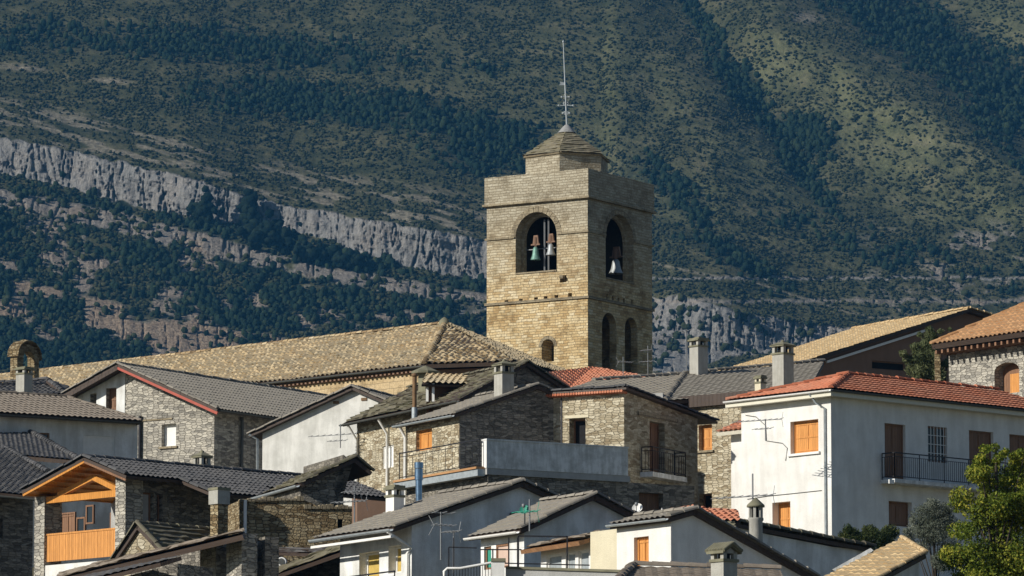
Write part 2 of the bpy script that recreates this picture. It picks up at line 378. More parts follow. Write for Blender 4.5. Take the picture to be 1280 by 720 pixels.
def ridge_caps(bm, p, q, r=.12, ln=.42, mi=0, off=None, seed=0):
    p, q = Vector(p), Vector(q)
    if off is not None: p = p-off; q = q-off
    d = q-p; L = d.length; d.normalize(); a = d.cross(Vector((0, 0, 1))).normalized(); b = a.cross(d)
    if b.z < 0: b = -b
    uvl = bm.loops.layers.uv.verify(); rr = random.Random(seed)
    n = max(1, int(L/ln))
    for i in range(n):
        s0, s1 = p+d*(L*i/n), p+d*(L*(i+1)/n+.03); r0 = r*rr.uniform(1.0, 1.15); r1 = r*.85; z = rr.uniform(-.015, .015)
        ring = []
        for (c, rad) in ((s0, r0), (s1, r1)):
            ring.append([bm.verts.new(c + a*math.cos(t)*rad + b*(math.sin(t)*rad*.9+z)) for t in [math.pi*k/6 for k in range(-0, 7)]])
        fs = [bm.faces.new((ring[0][k], ring[0][k+1], ring[1][k+1], ring[1][k])) for k in range(6)] + [bm.faces.new(ring[0][::-1]), bm.faces.new(ring[1])]
        for f in fs:
            f.material_index = mi
            for l in f.loops: l[uvl].uv = (seed*3+.5, i+.5+seed*11)
def make_roof(th, planes, kind, tile, under='under', ridges=(), thick=.14, seed=1, name='roof', parent=None, label=None, cap=.12):
    bm = bmesh.new(); bm.loops.layers.uv.verify()
    for k, pts in enumerate(planes): tile_plane(bm, pts, kind, seed+k, thick, off=th.loc)
    for k, (p, q) in enumerate(ridges): ridge_caps(bm, p, q, r=cap, off=th.loc, seed=seed+k)
    me = bpy.data.meshes.new(name); bm.to_mesh(me); bm.free()
    me.materials.append(M[tile]); me.materials.append(M[under])
    o = bpy.data.objects.new(name, me); COL.objects.link(o); o.parent = parent or th.o
    if label: o['label'] = label
    return o
# ---------------------------------------------------------------- house builder
class House(Thing):
    def __init__(s, name, label, cx, D, th, cat='house', group=None):
        s.fr = Frame(cx, D, th); b = s.fr.P(0, 0, 0); b.z = ground_z(D)
        super().__init__(name, b, label, cat, group or ('old houses stepped up the village slope' if name == 'house' else None)); s.cut = MB(); s.todo = []; s.cx = cx; s.D = D
    def to(s, face, plane):
        fr = s.fr
        return (lambda u, n, z: fr.P(u, plane+n, z)) if face == 'F' else (lambda u, n, z: fr.P(plane-n, u, z))
    def rect(s, face, x0, y0, x1, y1, plane=0):
        xm = (x0+x1)/2; fr = s.fr
        g = (lambda a, b: (lambda q: (q[0], q[2]))(fr.F(a, b, plane))) if face == 'F' else (lambda a, b: (lambda q: (q[1], q[2]))(fr.S(a, b, plane)))
        u0, u1 = g(x0, (y0+y1)/2)[0], g(x1, (y0+y1)/2)[0]; return u0, u1, g(xm, y1)[1], g(xm, y0)[1]
    def opening(s, face, x0, y0, x1, y1, kind='glass', depth=.22, plane=0, arch=False, sill=None, name='window', label=None, leaf=None):
        u0, u1, z0, z1 = s.rect(face, x0, y0, x1, y1, plane); to = s.to(face, plane)
        if arch:
            r = (u1-u0)/2; pts = [(u0, z0), (u1, z0)] + [((u0+u1)/2+r*math.cos(t), z1-r*arch+r*arch*math.sin(t)) for t in [math.pi*k/10 for k in range(11)]]
        else: pts = [(u0, z0), (u1, z0), (u1, z1), (u0, z1)]
        s.cut.prism([to(u, -.15, z) for u, z in pts], to(0, depth, 0)-to(0, -.15, 0))
        s.todo.append((to, u0, u1, z0, z1, kind, depth, sill, name, label, pts, leaf))
    def finish(s):
        for to, u0, u1, z0, z1, kind, d, sill, name, label, pts, leaf in s.todo:
            if kind is None: continue
            m = MB(); t = .06; w_, h_ = u1-u0, z1-z0; n0, n1 = d-.09, d-.015
            if len(pts) > 4:
                m.prism([to(u, d-.03, z) for u, z in pts], to(0, .02, 0)-to(0, 0, 0))
                o = m.build(name, {'glass': 'black', 'brown': 'brown_wood'}.get(kind, kind), s, label=label)
                continue
            def bx(m, a, b, c, e, na, nb, mi=0): m.prism([to(a, na, c), to(b, na, c), to(b, na, e), to(a, na, e)], to(0, nb-na, 0)-to(0, 0, 0), mi)
            fm = {'glass': 'brown_wood', 'shutter': 'shutter', 'brown': 'brown_wood', 'black': 'brown_wood', 'curtain': 'wh_paint', 'white': 'wh_paint'}.get(kind, 'brown_wood')
            e = .004
            bx(m, u0+e, u0+t, z0+e, z1-e, n0, n1); bx(m, u1-t, u1-e, z0+e, z1-e, n0, n1)
            bx(m, u0+t, u1-t, z1-t, z1-e, n0, n1); bx(m, u0+t, u1-t, z0+e, z0+t, n0, n1)
            if kind == 'glass' and w_ > .5: bx(m, (u0+u1)/2-.03, (u0+u1)/2+.03, z0+t, z1-t, n0, n1)
            o = m.build(name, fm, s, label=label)
            p = MB(); pm = {'glass': 'glass', 'shutter': 'shutter', 'brown': 'brown_wood', 'black': 'black', 'curtain': 'curtain', 'white': 'wh_paint'}.get(kind, kind)
            bx(p, u0+t, u1-t, z0+t, z1-t, n0+.03, n1-.006)
            if kind in ('shutter', 'brown'):
                k = max(1, int(h_/.5))
                for i in range(k+1): zz = z0+t+.03+(h_-2*t-.12)*i/k; bx(p, u0+t+.02, u1-t-.02, zz, zz+.06, n0+.012, n0+.034)
                bx(p, (u0+u1)/2-.012, (u0+u1)/2+.012, z0+t, z1-t, n0+.005, n0+.028)
            p.build(leaf or {'glass': 'pane', 'shutter': 'shutter', 'brown': 'shutter', 'black': 'pane', 'curtain': 'blind', 'white': 'pane'}.get(kind, 'pane'), pm, (s, o))
            if sill:
                q = MB(); bx(q, u0-.1, u1+.1, z0-.09, z0-.003, -.09, d-.1); q.build('sill', sill, (s, o))
    def walls(s, mat, polys, name='wall', label=None):
        m = MB()
        for poly, vec in polys: m.prism(poly, vec)
        return m.build(name, mat, s, cuts=s.cut, label=label)
LOG = []
def side_house(h, prof, W, wall, tile, kind='flat', ohv=.3, under='under', back=None, zb=None, L=None, wallx=0, thick=.13, caps=True, verge=None, seed=1, ohl=None, backoh=.3):
    """ridge runs along the lit front; prof = front eave, ridge (, back eave) of the near verge, in pixels"""
    fr = h.fr; ohl = ohv if ohl is None else ohl
    pts = [fr.S(px, py, ohv)[1:] for px, py in prof]
    (ye, ze), (yr, zr) = pts[0], pts[1]
    if len(pts) > 2: yb, zbk = pts[2]
    elif back: yb, zbk = yr+back[0], zr-back[1]
    else: yb, zbk = 2*yr-ye, ze
    LOG.append((h.o.name, 'eave', round(ye, 2), round(ze, 2), 'ridge', round(yr, 2), round(zr, 2), 'pitch', round(math.degrees(math.atan2(zr-ze, yr-ye)), 1), 'back', round(yb, 2), round(zbk, 2), 'W', round(W, 1)))
    zb = zb if zb is not None else h.loc.z - .6
    d = thick*1.0
    z0 = ze+(zr-ze)*(0-ye)/(yr-ye) - d; ybw = yb-backoh; zbw = zr+(zbk-zr)*(ybw-yr)/(yb-yr) - d
    if wall:
        poly = [(0, zb), (0, z0), (yr, zr-d), (ybw, zbw), (ybw, zb)]
        h.walls(wall, [([fr.P(0, y, z) for y, z in poly], fr.X*(-W))])
    x0, x1 = -W-ohl, ohv
    A = [fr.P(x0, ye, ze), fr.P(x1, ye, ze), fr.P(x1, yr, zr), fr.P(x0, yr, zr)]
    B = [fr.P(x0, yb, zbk), fr.P(x1, yb, zbk), fr.P(x1, yr, zr), fr.P(x0, yr, zr)]
    up = Vector((0, 0, .03))
    rd = [(A[2]+up, A[3]+up)] if caps else []
    if caps: rd += [(A[1]+up, A[2]+up), (B[2]+up, B[1]+up)]
    h.roof = make_roof(h, [A, B], kind, tile, under, rd, thick, seed, cap=.1)
    h.g = dict(ye=ye, ze=ze, yr=yr, zr=zr, yb=yb, zb=zbk, x0=x0, x1=x1, z0=z0, W=W)
    return h
def front_house(h, prof, L, W, wall, tile, kind='flat', ohf=.3, under='under', zb=None, thick=.13, caps=True, seed=1, ohb=.2, wx=None):
    """gable on the lit front; prof = left eave, ridge, right eave of the front verge, in pixels"""
    fr = h.fr
    q = [fr.F(px, py, -ohf) for px, py in prof]; (xl, _, zl), (xr, _, zr), (xe, _, ze) = q
    LOG.append((h.o.name, 'left', round(xl, 2), round(zl, 2), 'ridge', round(xr, 2), round(zr, 2), 'right', round(xe, 2), round(ze, 2), 'W', round(W, 1)))
    zb = zb if zb is not None else h.loc.z - .6; d = thick
    zz = lambda x: (zl+(zr-zl)*(x-xl)/(xr-xl) if x < xr else zr+(ze-zr)*(x-xr)/(xe-xr)) - d
    if wall:
        poly = [(-W, zb), (0, zb), (0, zz(0)), (xr, zz(xr)), (-W, zz(-W))]
        h.walls(wall, [([fr.P(x, 0, z) for x, z in poly], fr.Y*L)])
    y0, y1 = -ohf, L+ohb
    A = [fr.P(xe, y1, ze), fr.P(xe, y0, ze), fr.P(xr, y0, zr), fr.P(xr, y1, zr)]
    B = [fr.P(xl, y1, zl), fr.P(xl, y0, zl), fr.P(xr, y0, zr), fr.P(xr, y1, zr)]
    up = Vector((0, 0, .03)); rd = [(A[2]+up, A[3]+up), (A[1]+up, A[2]+up), (B[2]+up, B[1]+up)] if caps else []
    h.roof = make_roof(h, [A, B], kind, tile, under, rd, thick, seed, cap=.1)
    h.g = dict(xl=xl, zl=zl, xr=xr, zr=zr, xe=xe, ze=ze, zz=zz)
    return h
def chimney(h, px, pt, pb, D, pw, th=50, style='slab', mat='chim', parent=None, label=None, body=.5):
    """pt top and pb bottom pixel rows, pw width in pixels"""
    s = FPX/D; fr = Frame(px, D, th); c = math.cos(R(th))+math.sin(R(th)); a = pw/s/c
    zt, zb = W3(px, pt, D).z, W3(px, pb, D).z-.35; H = zt-zb; m = MB(); k = a/2
    fr.o = fr.o  # centre of the shaft
    zc = zt-(H-.35)*body
    hs = zt-zc
    def sq(r, z0, z1, mi): m.box(fr, -r, r, -r, r, z0, z1, mi)
    if style == 'box': sq(k*.82, zb, zc, 0); sq(k, zc, zt-.08, 1); sq(k*1.08, zt-.08, zt, 2)
    else:
        sq(k, zb, zc, 0); sq(k*1.15, zc, zc+.07, 2)
        q = .16*a+.04
        for sx in (-1, 1):
            for sy in (-1, 1): m.box(fr, min(sx*k, sx*(k-q)), max(sx*k, sx*(k-q)), min(sy*k, sy*(k-q)), max(sy*k, sy*(k-q)), zc+.07, zc+hs*.58, 0)
        sq(k*.45, zc+.07, zc+hs*.57, 3)
        z1 = zc+hs*.58
        if style == 'slab':
            sq(k*1.3, z1, z1+.07, 2); m.box(fr, -k*1.1, k*1.2, -k*1.0, k*1.1, z1+.07, z1+.13, 2); sq(k*.5, z1+.13, zt, 2)
        elif style == 'pyr':
            sq(k*1.25, z1, z1+.06, 2); r = k*1.35; z1 += .06; b = [fr.P(-r, -r, z1), fr.P(r, -r, z1), fr.P(r, r, z1), fr.P(-r, r, z1), fr.P(0, 0, zt)]
            m.add(b, [(0, 1, 4), (1, 2, 4), (2, 3, 4), (3, 0, 4), (3, 2, 1, 0)], 2)
            m.lathe(fr.P(0, 0, zt-.08), [(0.001, 0), (.07, .03), (.07, .1), (0.001, .14)], 8, 2)
        elif style == 'gable':
            r = k*1.35
            for sy in (-1, 1): m.prism([fr.P(0, sy*0, zt), fr.P(0, sy*r, z1), fr.P(0, sy*r, z1-.06), fr.P(0, 0, zt-.08)], fr.X*r, 2); m.prism([fr.P(0, sy*0, zt), fr.P(0, sy*r, z1), fr.P(0, sy*r, z1-.06), fr.P(0, 0, zt-.08)], fr.X*(-r), 2)
            m.prism([fr.P(-k, -k, z1-.05), fr.P(-k, k, z1-.05), fr.P(-k, 0, zt-.1)], fr.X*2*k, 0)
            for i in range(-3, 4):
                x = i*r/3
                for sy in (-1, 1): m.tube([fr.P(x, 0, zt+.01), fr.P(x, sy*r, z1+.01)], .05, 6, 2)
    return m.build('chimney', [mat, 'chim', 'stone_cap', 'black'], (h, parent or h.roof), label=label)
def gutter(h, p, q, r=.07, mat='zinc', name='gutter'):
    m = MB(); p, q = Vector(p), Vector(q); d = (q-p).normalized(); a = d.cross(Vector((0, 0, 1))).normalized(); vs = []; n = 7
    for P_ in (p, q):
        for k in range(n): t = math.pi+math.pi*k/(n-1); vs.append(P_+a*math.cos(t)*r+Vector((0, 0, math.sin(t)*r)))
        for k in range(n): t = math.pi+math.pi*(n-1-k)/(n-1); vs.append(P_+a*math.cos(t)*r*.85+Vector((0, 0, math.sin(t)*r*.85)))
    N = 2*n; m.add(vs, [(k, (k+1) % N, N+(k+1) % N, N+k) for k in range(N)]); return m.build(name, mat, h)
def pipe(h, pts, r=.05, mat='zinc', name='drainpipe'): return MB().tube(pts, r, 8).build(name, mat, h)
def railing(h, p, q, H=.95, gap=.12, mat='iron', name='railing', parent=None, ends=()):
    m = MB(); p, q = Vector(p), Vector(q); segs = [(p, q)] + [(Vector(a), Vector(b)) for a, b in ends]
    for a, b in segs:
        m.bar(a+Vector((0, 0, H)), b+Vector((0, 0, H)), .045, .04); m.bar(a+Vector((0, 0, .1)), b+Vector((0, 0, .1)), .03); m.bar(a+Vector((0, 0, H-.14)), b+Vector((0, 0, H-.14)), .02)
        n = max(1, int((b-a).length/gap))
        for i in range(n+1):
            c = a.lerp(b, i/n); r = .035 if i % 12 == 0 or i == n else .018; m.bar(c+Vector((0, 0, .0 if r > .02 else .1)), c+Vector((0, 0, H-.02 if r > .02 else H-.14)), r)
    return m.build(name, mat, (h, parent) if parent else h)
def antenna(label, px, pb, pt, D, yagi=((.9, 1.2, 8),), mast='alu', dirx=1, group='television antennas on the roofs', tilt=0, col='alu', panel=False):
    """mast from pb up to pt, yagi = (fraction of the height, boom length, elements)"""
    b = W3(px, pb, D); t = Thing('antenna', b, label, 'antenna', group); H = W3(px, pt, D).z-b.z
    MB().tube([b, b+Vector((tilt, 0, H))], .022, 6).build('mast', mast, t)
    for f, L, n in yagi:
        m = MB(); c = b+Vector((tilt*f, 0, H*f)); d = Vector((dirx, .25, -.04)).normalized()
        m.bar(c-d*L*.35, c+d*L*.65, .022)
        for i in range(n):
            e = c-d*L*.33+d*L*i/(n-1); k = .26 if i else .36
            m.tube([e-Vector((0, 0, k)) if panel else e+Vector((-.1, k, .02)), e+Vector((0, 0, k)) if panel else e+Vector((.1, -k, .02))], .012, 5)
        if n > 4:
            e = c-d*L*.36
            for sg in (-1, 1): m.bar(e, e+Vector((-.05-.1*dirx, .1, .28*sg)), .012)
        m.build('boom', col, t)
    return t
# ================================================================ LARGE STRUCTURE
# ---------------------------------------------------------------- ground sheet
def build_ground():
    xs = np.linspace(-700, 700, 71); ys = np.concatenate([np.linspace(-80, 400, 49), np.linspace(440, 2450, 50)])
    X, Y = np.meshgrid(xs, ys); Z = np.array([ground_z(y) for y in ys])[:, None] + (fbm(X*.02, Y*.02, 5)-.5)*np.clip((Y-350)/300, 0.05, 1)*14*np.clip((2300-Y)/500, 0, 1)
    Z = Z - (np.abs(X)/700)**2*3*np.clip(Y/300, 0, 1)
    n = len(xs); i = np.arange(len(ys)-1)[:, None]*n; j = np.arange(n-1)[None]
    F = np.stack([i+j, i+j+1, i+j+1+n, i+j+n], 2).reshape(-1, 4)
    me = bpy.data.meshes.new('ground'); me.from_pydata(np.stack([X, Y, Z], 2).reshape(-1, 3).tolist(), [], F.tolist())
    t = NT('ground_soil_and_grass', .95, .1); tc = t.n('TexCoord'); a = t.noise(tc.outputs['Object'], .12, 6, .65); b = t.noise(tc.outputs['Object'], 2.5, 5, .7)
    c = t.ramp(a.outputs[0], [(.3, (.05, .06, .03)), (.5, (.12, .11, .065)), (.7, (.2, .17, .12))])
    t.col(t.mix(.6, c, t.ramp(b.outputs[0], [(.3, (.5, .5, .5)), (.7, (1.2, 1.2, 1.2))]), 'MULTIPLY')); t.bump(b.outputs[0], .1)
    me.materials.append(t.m); o = bpy.data.objects.new('ground', me); COL.objects.link(o); o['kind'] = 'structure'
build_ground()

# ---------------------------------------------------------------- the mountain
def pl(x, pts): return np.interp(x, [p[0] for p in pts], [p[1] for p in pts])
def build_mountain():
    nx, ny = 1400, 820
    px = np.linspace(-330, 1610, nx); py = np.linspace(560, -90, ny)
    X, Y = np.meshgrid(px, py)
    n1 = fbm(X/55, Y/30, 1)-.5; n2 = fbm(X/16, Y/14, 2)-.5; n3 = fbm(X/160, Y/90, 3)-.5
    sm = lambda a: np.clip(a, 0, 1)
    Yd = Y + n2*9
    Yc = Y + (fbm(X/14, Y*0, 6)-.5)*7 + (fbm(X/5, Y*0, 7)-.5)*2.5
    def band(top, bot, soft=4, brk=0, clean=0):
        t, b = pl(X, top), pl(X, bot); y_ = Yc if clean else Yd
        return sm((y_-t)/soft)*sm((b-y_)/soft)
    top1 = [(-330, 118), (0, 170), (100, 190), (208, 214), (318, 247), (428, 268), (605, 298), (640, 306), (700, 318), (760, 345)]
    bot1 = [(-330, 170), (0, 216), (147, 252), (244, 275), (379, 292), (452, 318), (538, 342), (605, 350), (700, 352), (760, 350)]
    c1 = band(top1, bot1, 2, clean=1)
    c1b = band([(780, 352), (820, 372), (848, 366), (927, 390), (1000, 402), (1060, 409), (1080, 412)], [(780, 460), (850, 470), (905, 448), (1000, 436), (1060, 416), (1080, 413)], 2, clean=1)*sm((X-740)/10)
    c2 = band([(-330, 190), (0, 234), (140, 262), (244, 288), (324, 310), (403, 330), (550, 356), (640, 372)], [(-330, 215), (0, 262), (140, 288), (244, 318), (324, 334), (403, 352), (550, 376), (640, 380)], 4)*sm((fbm(X/30, Y/30, 12)-.16)*9)
    c3 = band([(-330, 300), (0, 342), (183, 384), (263, 404), (400, 430), (560, 470)], [(-330, 370), (0, 398), (183, 432), (263, 450), (400, 470), (560, 500)], 5)*sm((fbm(X/45, Y/28, 21)-.37)*8)
    c4 = sm((fbm(X/35, Y/22, 33)-.60)*10)*sm((Y-pl(X, bot1)-15)/20)*(X < 640)
    c5 = sm((fbm(X/30, Y/45, 38)-.50)*8)*sm((Y-360)/20)*sm((700-X)/10)*sm((X-540)/10)
    rr = sm((fbm((X+Y*.6)/30, (Y-X*.3)/12, 41)-.6)*10)*sm((X-1050)/100)*sm((Y-270)/30)*.8     # scattered outcrops low on the right
    cliff = np.maximum.reduce([c1, c1b, c2*.9, c3*.9, c5])
    rock = np.maximum.reduce([cliff, c4*.9, rr])
    # bare ledges and tracks
    yl = pl(X, top1)
    s = Y-yl
    led = sm((fbm(X/60+Y/40, (Y-.27*X)/5, 51)-.54)*9)*sm((s+58)/20)*sm((-s)/6)*(X < 700)
    led = np.maximum(led, sm(1-np.abs(Y-pl(X, [(490, 241), (540, 252), (620, 272)]))/ (4+n2*5))*(X > 490)*(X < 625))
    led = np.maximum(led, sm(1-np.abs(Y-pl(X, [(790, 318), (823, 330), (946, 354), (1086, 397)])+n1*8)/3)*(X > 780)*(X < 1120)*.9)
    led = np.maximum(led, sm(1-np.abs(Y-pl(X, [(1130, 360), (1180, 375), (1280, 408)])-n1*10)/5)*(X > 1120)*.6)
    for (a, b, wd, ht) in ((30, 85, 30, 5), (138, 101, 28, 4), (1165, 332, 18, 7), (1010, 22, 22, 8)):
        led = np.maximum(led, sm(1.3-np.hypot((X-a-n1*20)/wd, (Y-b-(X-a)*.08)/ht)))
    # forest, meadow
    def blob(cx, cy, rx, ry, ang=0):
        ca, sa = math.cos(ang), math.sin(ang); u = (X-cx)*ca+(Y-cy)*sa; v = -(X-cx)*sa+(Y-cy)*ca
        return sm(1.35-np.hypot(u/rx, v/ry)+n1*1.6)
    grass = np.maximum.reduce([blob(1120, 170, 190, 66, .62)*1.0, blob(985, 70, 75, 50, .6), blob(730, 160, 150, 60, .6)*.45, blob(920, 190, 90, 40, .7), blob(760, 100, 120, 70, .5)*.5, blob(880, 250, 70, 40, .6)*.8, blob(1260, 40, 50, 70, .5)*.6, blob(600, 90, 110, 50, .3)*.45, blob(1000, 290, 120, 30, .3)*.5])
    gully = np.maximum.reduce([blob(925, 105, 105, 15, .93), blob(1003, 168, 42, 26, .5), blob(1180, 70, 190, 42, .66), blob(880, 30, 60, 12, .9), blob(1010, 225, 80, 12, .9), blob(1240, 160, 60, 20, .7)])
    pine = np.maximum.reduce([blob(390, 130, 130, 24, .12), blob(570, 160, 90, 22, .25), blob(600, 190, 60, 24, .2), blob(840, 235, 70, 18, .8)*.8, blob(930, 330, 100, 16, .45)*.6, blob(250, 60, 300, 22, .05)*.7, blob(1100, 310, 150, 18, .25)*.4, gully])
    low = sm((Y-yl-10)/15)*(X < 700)
    pine = np.maximum(pine, low*sm((fbm(X/45, Y/25, 61)-.40)*6)); pine = pine*(1-rock)
    grass = grass*(1-gully)
    # surface marched up the slope: real ground, 30 degrees on average, cliffs near vertical
    T = np.tan(PITCH+np.arctan((360-Y)/FPX))
    def smooth(top, bot, k): return sm((Y-pl(X, top))/k)*sm((pl(X, bot)-Y)/k)
    tb = top1[:-1] + [(760, 340), (820, 366), (848, 366), (927, 390), (1000, 402), (1060, 409), (1300, 440), (1620, 480)]; bb = bot1[:-2] + [(700, 366), (760, 386), (820, 412), (900, 440), (1000, 436), (1100, 444), (1300, 464), (1620, 484)]
    big = np.maximum(smooth(tb, bb, 4), smooth([(780, 352), (820, 372), (848, 366), (927, 390), (1000, 402), (1060, 409)], [(780, 452), (850, 458), (905, 448), (1000, 432), (1060, 412)], 5)*0)
    big = big*(1-.75*sm((X-980)/260))
    m = .50 + big*2.4 + .12*sm(1-np.abs(Y-yl+30)/40)*-1*(X < 760) + .12*(1-sm((Y-300)/200))*0
    m = np.maximum(m, .33)
    D = np.zeros_like(X); D[0] = 2120 + (X[0]-640)*.10
    for r in range(1, ny):
        dT = T[r]-T[r-1]; D[r] = D[r-1] + D[r-1]*dT/(m[r]-T[r])
    # even out column to column differences, the cliff step itself stays
    def gs(Z, sg):
        k = np.exp(-.5*(np.arange(-3*sg, 3*sg+1)/sg)**2); k /= k.sum(); P = np.pad(Z, ((0, 0), (3*sg, 3*sg)), mode='edge'); return np.stack([np.convolve(P[r_], k, 'valid') for r_ in range(len(Z))])
    D = gs(D, 6)
    # spurs, gullies and buttresses
    ur = X-Y*.55
    rel = 34*(fbm(ur/300, (Y+X*.5)/420, 71)-.5)*sm((440-Y)/160) + 9*(fbm(ur/110, (Y+X*.5)/120, 72)-.5) + 2.5*(fbm(X/30, Y/24, 73)-.5)
    def spur(p0, p1, wd, amp):      # ridge line in the picture, pushed towards the viewer
        (x0, y0), (x1, y1) = p0, p1; dx, dy = x1-x0, y1-y0; L2 = dx*dx+dy*dy; tt = np.clip(((X-x0)*dx+(Y-y0)*dy)/L2, 0, 1)
        d = np.hypot(X-x0-tt*dx, Y-y0-tt*dy)+n1*30; return amp*np.exp(-(np.maximum(d, 0)/wd)**1.6)
    rel -= spur((975, 25), (1330, 250), 62, 52) + spur((700, 30), (930, 300), 70, 9) + spur((1230, 0), (1400, 120), 60, 16)
    rel += spur((850, 0), (1010, 215), 36, 34) + spur((1080, -60), (1330, 130), 55, 46) + spur((640, 180), (1100, 400), 60, 7)
    but = (fbm(X/11, (Y-.25*X)/60, 81)-.5)*3.5 + (np.abs(fbm(X/34, (Y-.25*X)/120, 82)-.5))*-9 + (fbm(X/5, Y/5, 84)-.5)*1.6 + (fbm(X/60, (Y-.25*X)/9, 85)-.5)*4
    crk = np.clip(1-np.abs(fbm((X+Y*.12)/22, (Y-.25*X)/170, 86)-.5)/.018, 0, 1)*4.5 + np.clip(1-np.abs(fbm((X-Y*.1)/10, (Y-.25*X)/60, 87)-.5)/.03, 0, 1)*2
    D = D + rel + (but + crk + 1)*rock + (fbm(X/5, Y/4, 83)-.5)*2.0*(1-rock)
    az = (X-640)/FPX; Xw = D*az/ (CP); Xw = D*az/(CP-(360-Y)/FPX*SP); Zw = D*T
    V = np.stack([Xw, D, Zw], 2).reshape(-1, 3)
    i = np.arange(ny-1)[:, None]*nx; j = np.arange(nx-1)[None]
    F = np.stack([i+j, i+j+1, i+j+1+nx, i+j+nx], 2).reshape(-1, 4)
    me = bpy.data.meshes.new('mountain'); me.vertices.add(len(V)); me.vertices.foreach_set('co', V.reshape(-1).astype(np.float32))
    me.loops.add(F.size); me.loops.foreach_set('vertex_index', F.reshape(-1).astype(np.int32)); me.polygons.add(len(F)); me.polygons.foreach_set('loop_start', np.arange(0, F.size, 4, dtype=np.int32))
    me.update(calc_edges=True); me.polygons.foreach_set('use_smooth', np.ones(len(F), bool))
    for nm, arr in (('rock', rock), ('grass', grass), ('bare', led), ('pine', pine), ('warm', sm(c3+rr*.5+c4*.6+c2*.35+sm(n2*2)*.2))):
        at = me.attributes.new(nm, 'FLOAT', 'POINT'); at.data.foreach_set('value', arr.reshape(-1).astype(np.float32))
    t = NT('mountain_ground', .95, .1); tc = t.n('TexCoord'); P_ = tc.outputs['Object']
    A = lambda n: t.n('Attribute', attribute_name=n).outputs['Fac']
    nf = t.noise(P_, .35, 6, .7); nm_ = t.noise(P_, .05, 6, .65)
    base = t.ramp(nm_.outputs[0], [(.35, (.035, .042, .02)), (.5, (.07, .073, .036)), (.66, (.12, .112, .062))])
    gr = t.ramp(nm_.outputs[0], [(.3, (.09, .10, .045)), (.6, (.145, .145, .075)), (.75, (.19, .17, .11))])
    c = t.mix(A('grass'), base, gr); c = t.mix(A('pine'), c, (.010, .018, .011)); c = t.mix(A('bare'), c, t.ramp(nf.outputs[0], [(.35, (.14, .125, .09)), (.65, (.28, .25, .19))]))
    st = t.n('Mapping', {'Vector': P_, 'Scale': (.5, .5, .06)}); ns = t.noise(st, 1.2, 7, .7)
    rk = t.ramp(ns.outputs[0], [(.34, (.12, .12, .12)), (.44, (.225, .222, .215)), (.62, (.31, .30, .285))])
    wr = t.ramp(ns.outputs[0], [(.34, (.12, .085, .06)), (.46, (.32, .22, .14)), (.66, (.46, .35, .24))])
    wn = t.ramp(t.noise(P_, .045, 4).outputs[0], [(.5, (0, 0, 0)), (.68, (.8, .8, .8))])
    rk = t.mix(t.math('MAXIMUM', t.math('MULTIPLY', A('warm'), .75), t.math('MULTIPLY', wn, .2)), rk, wr)
    c = t.mix(A('rock'), c, rk)
    c = t.mix(.5, c, t.ramp(nf.outputs[0], [(.3, (.5, .5, .5)), (.7, (1.35, 1.35, 1.35))]), 'MULTIPLY')
    t.col(c); t.bump(t.math('ADD', nf.outputs[0], t.math('MULTIPLY', ns.outputs[0], A('rock'))), 2.0, 1.0)
    me.materials.append(t.m); o = bpy.data.objects.new('mountain', me); COL.objects.link(o); o['kind'] = 'structure'
    return px, py, V.reshape(ny, nx, 3), rock, grass, pine, led, low, cliff
MT = build_mountain()

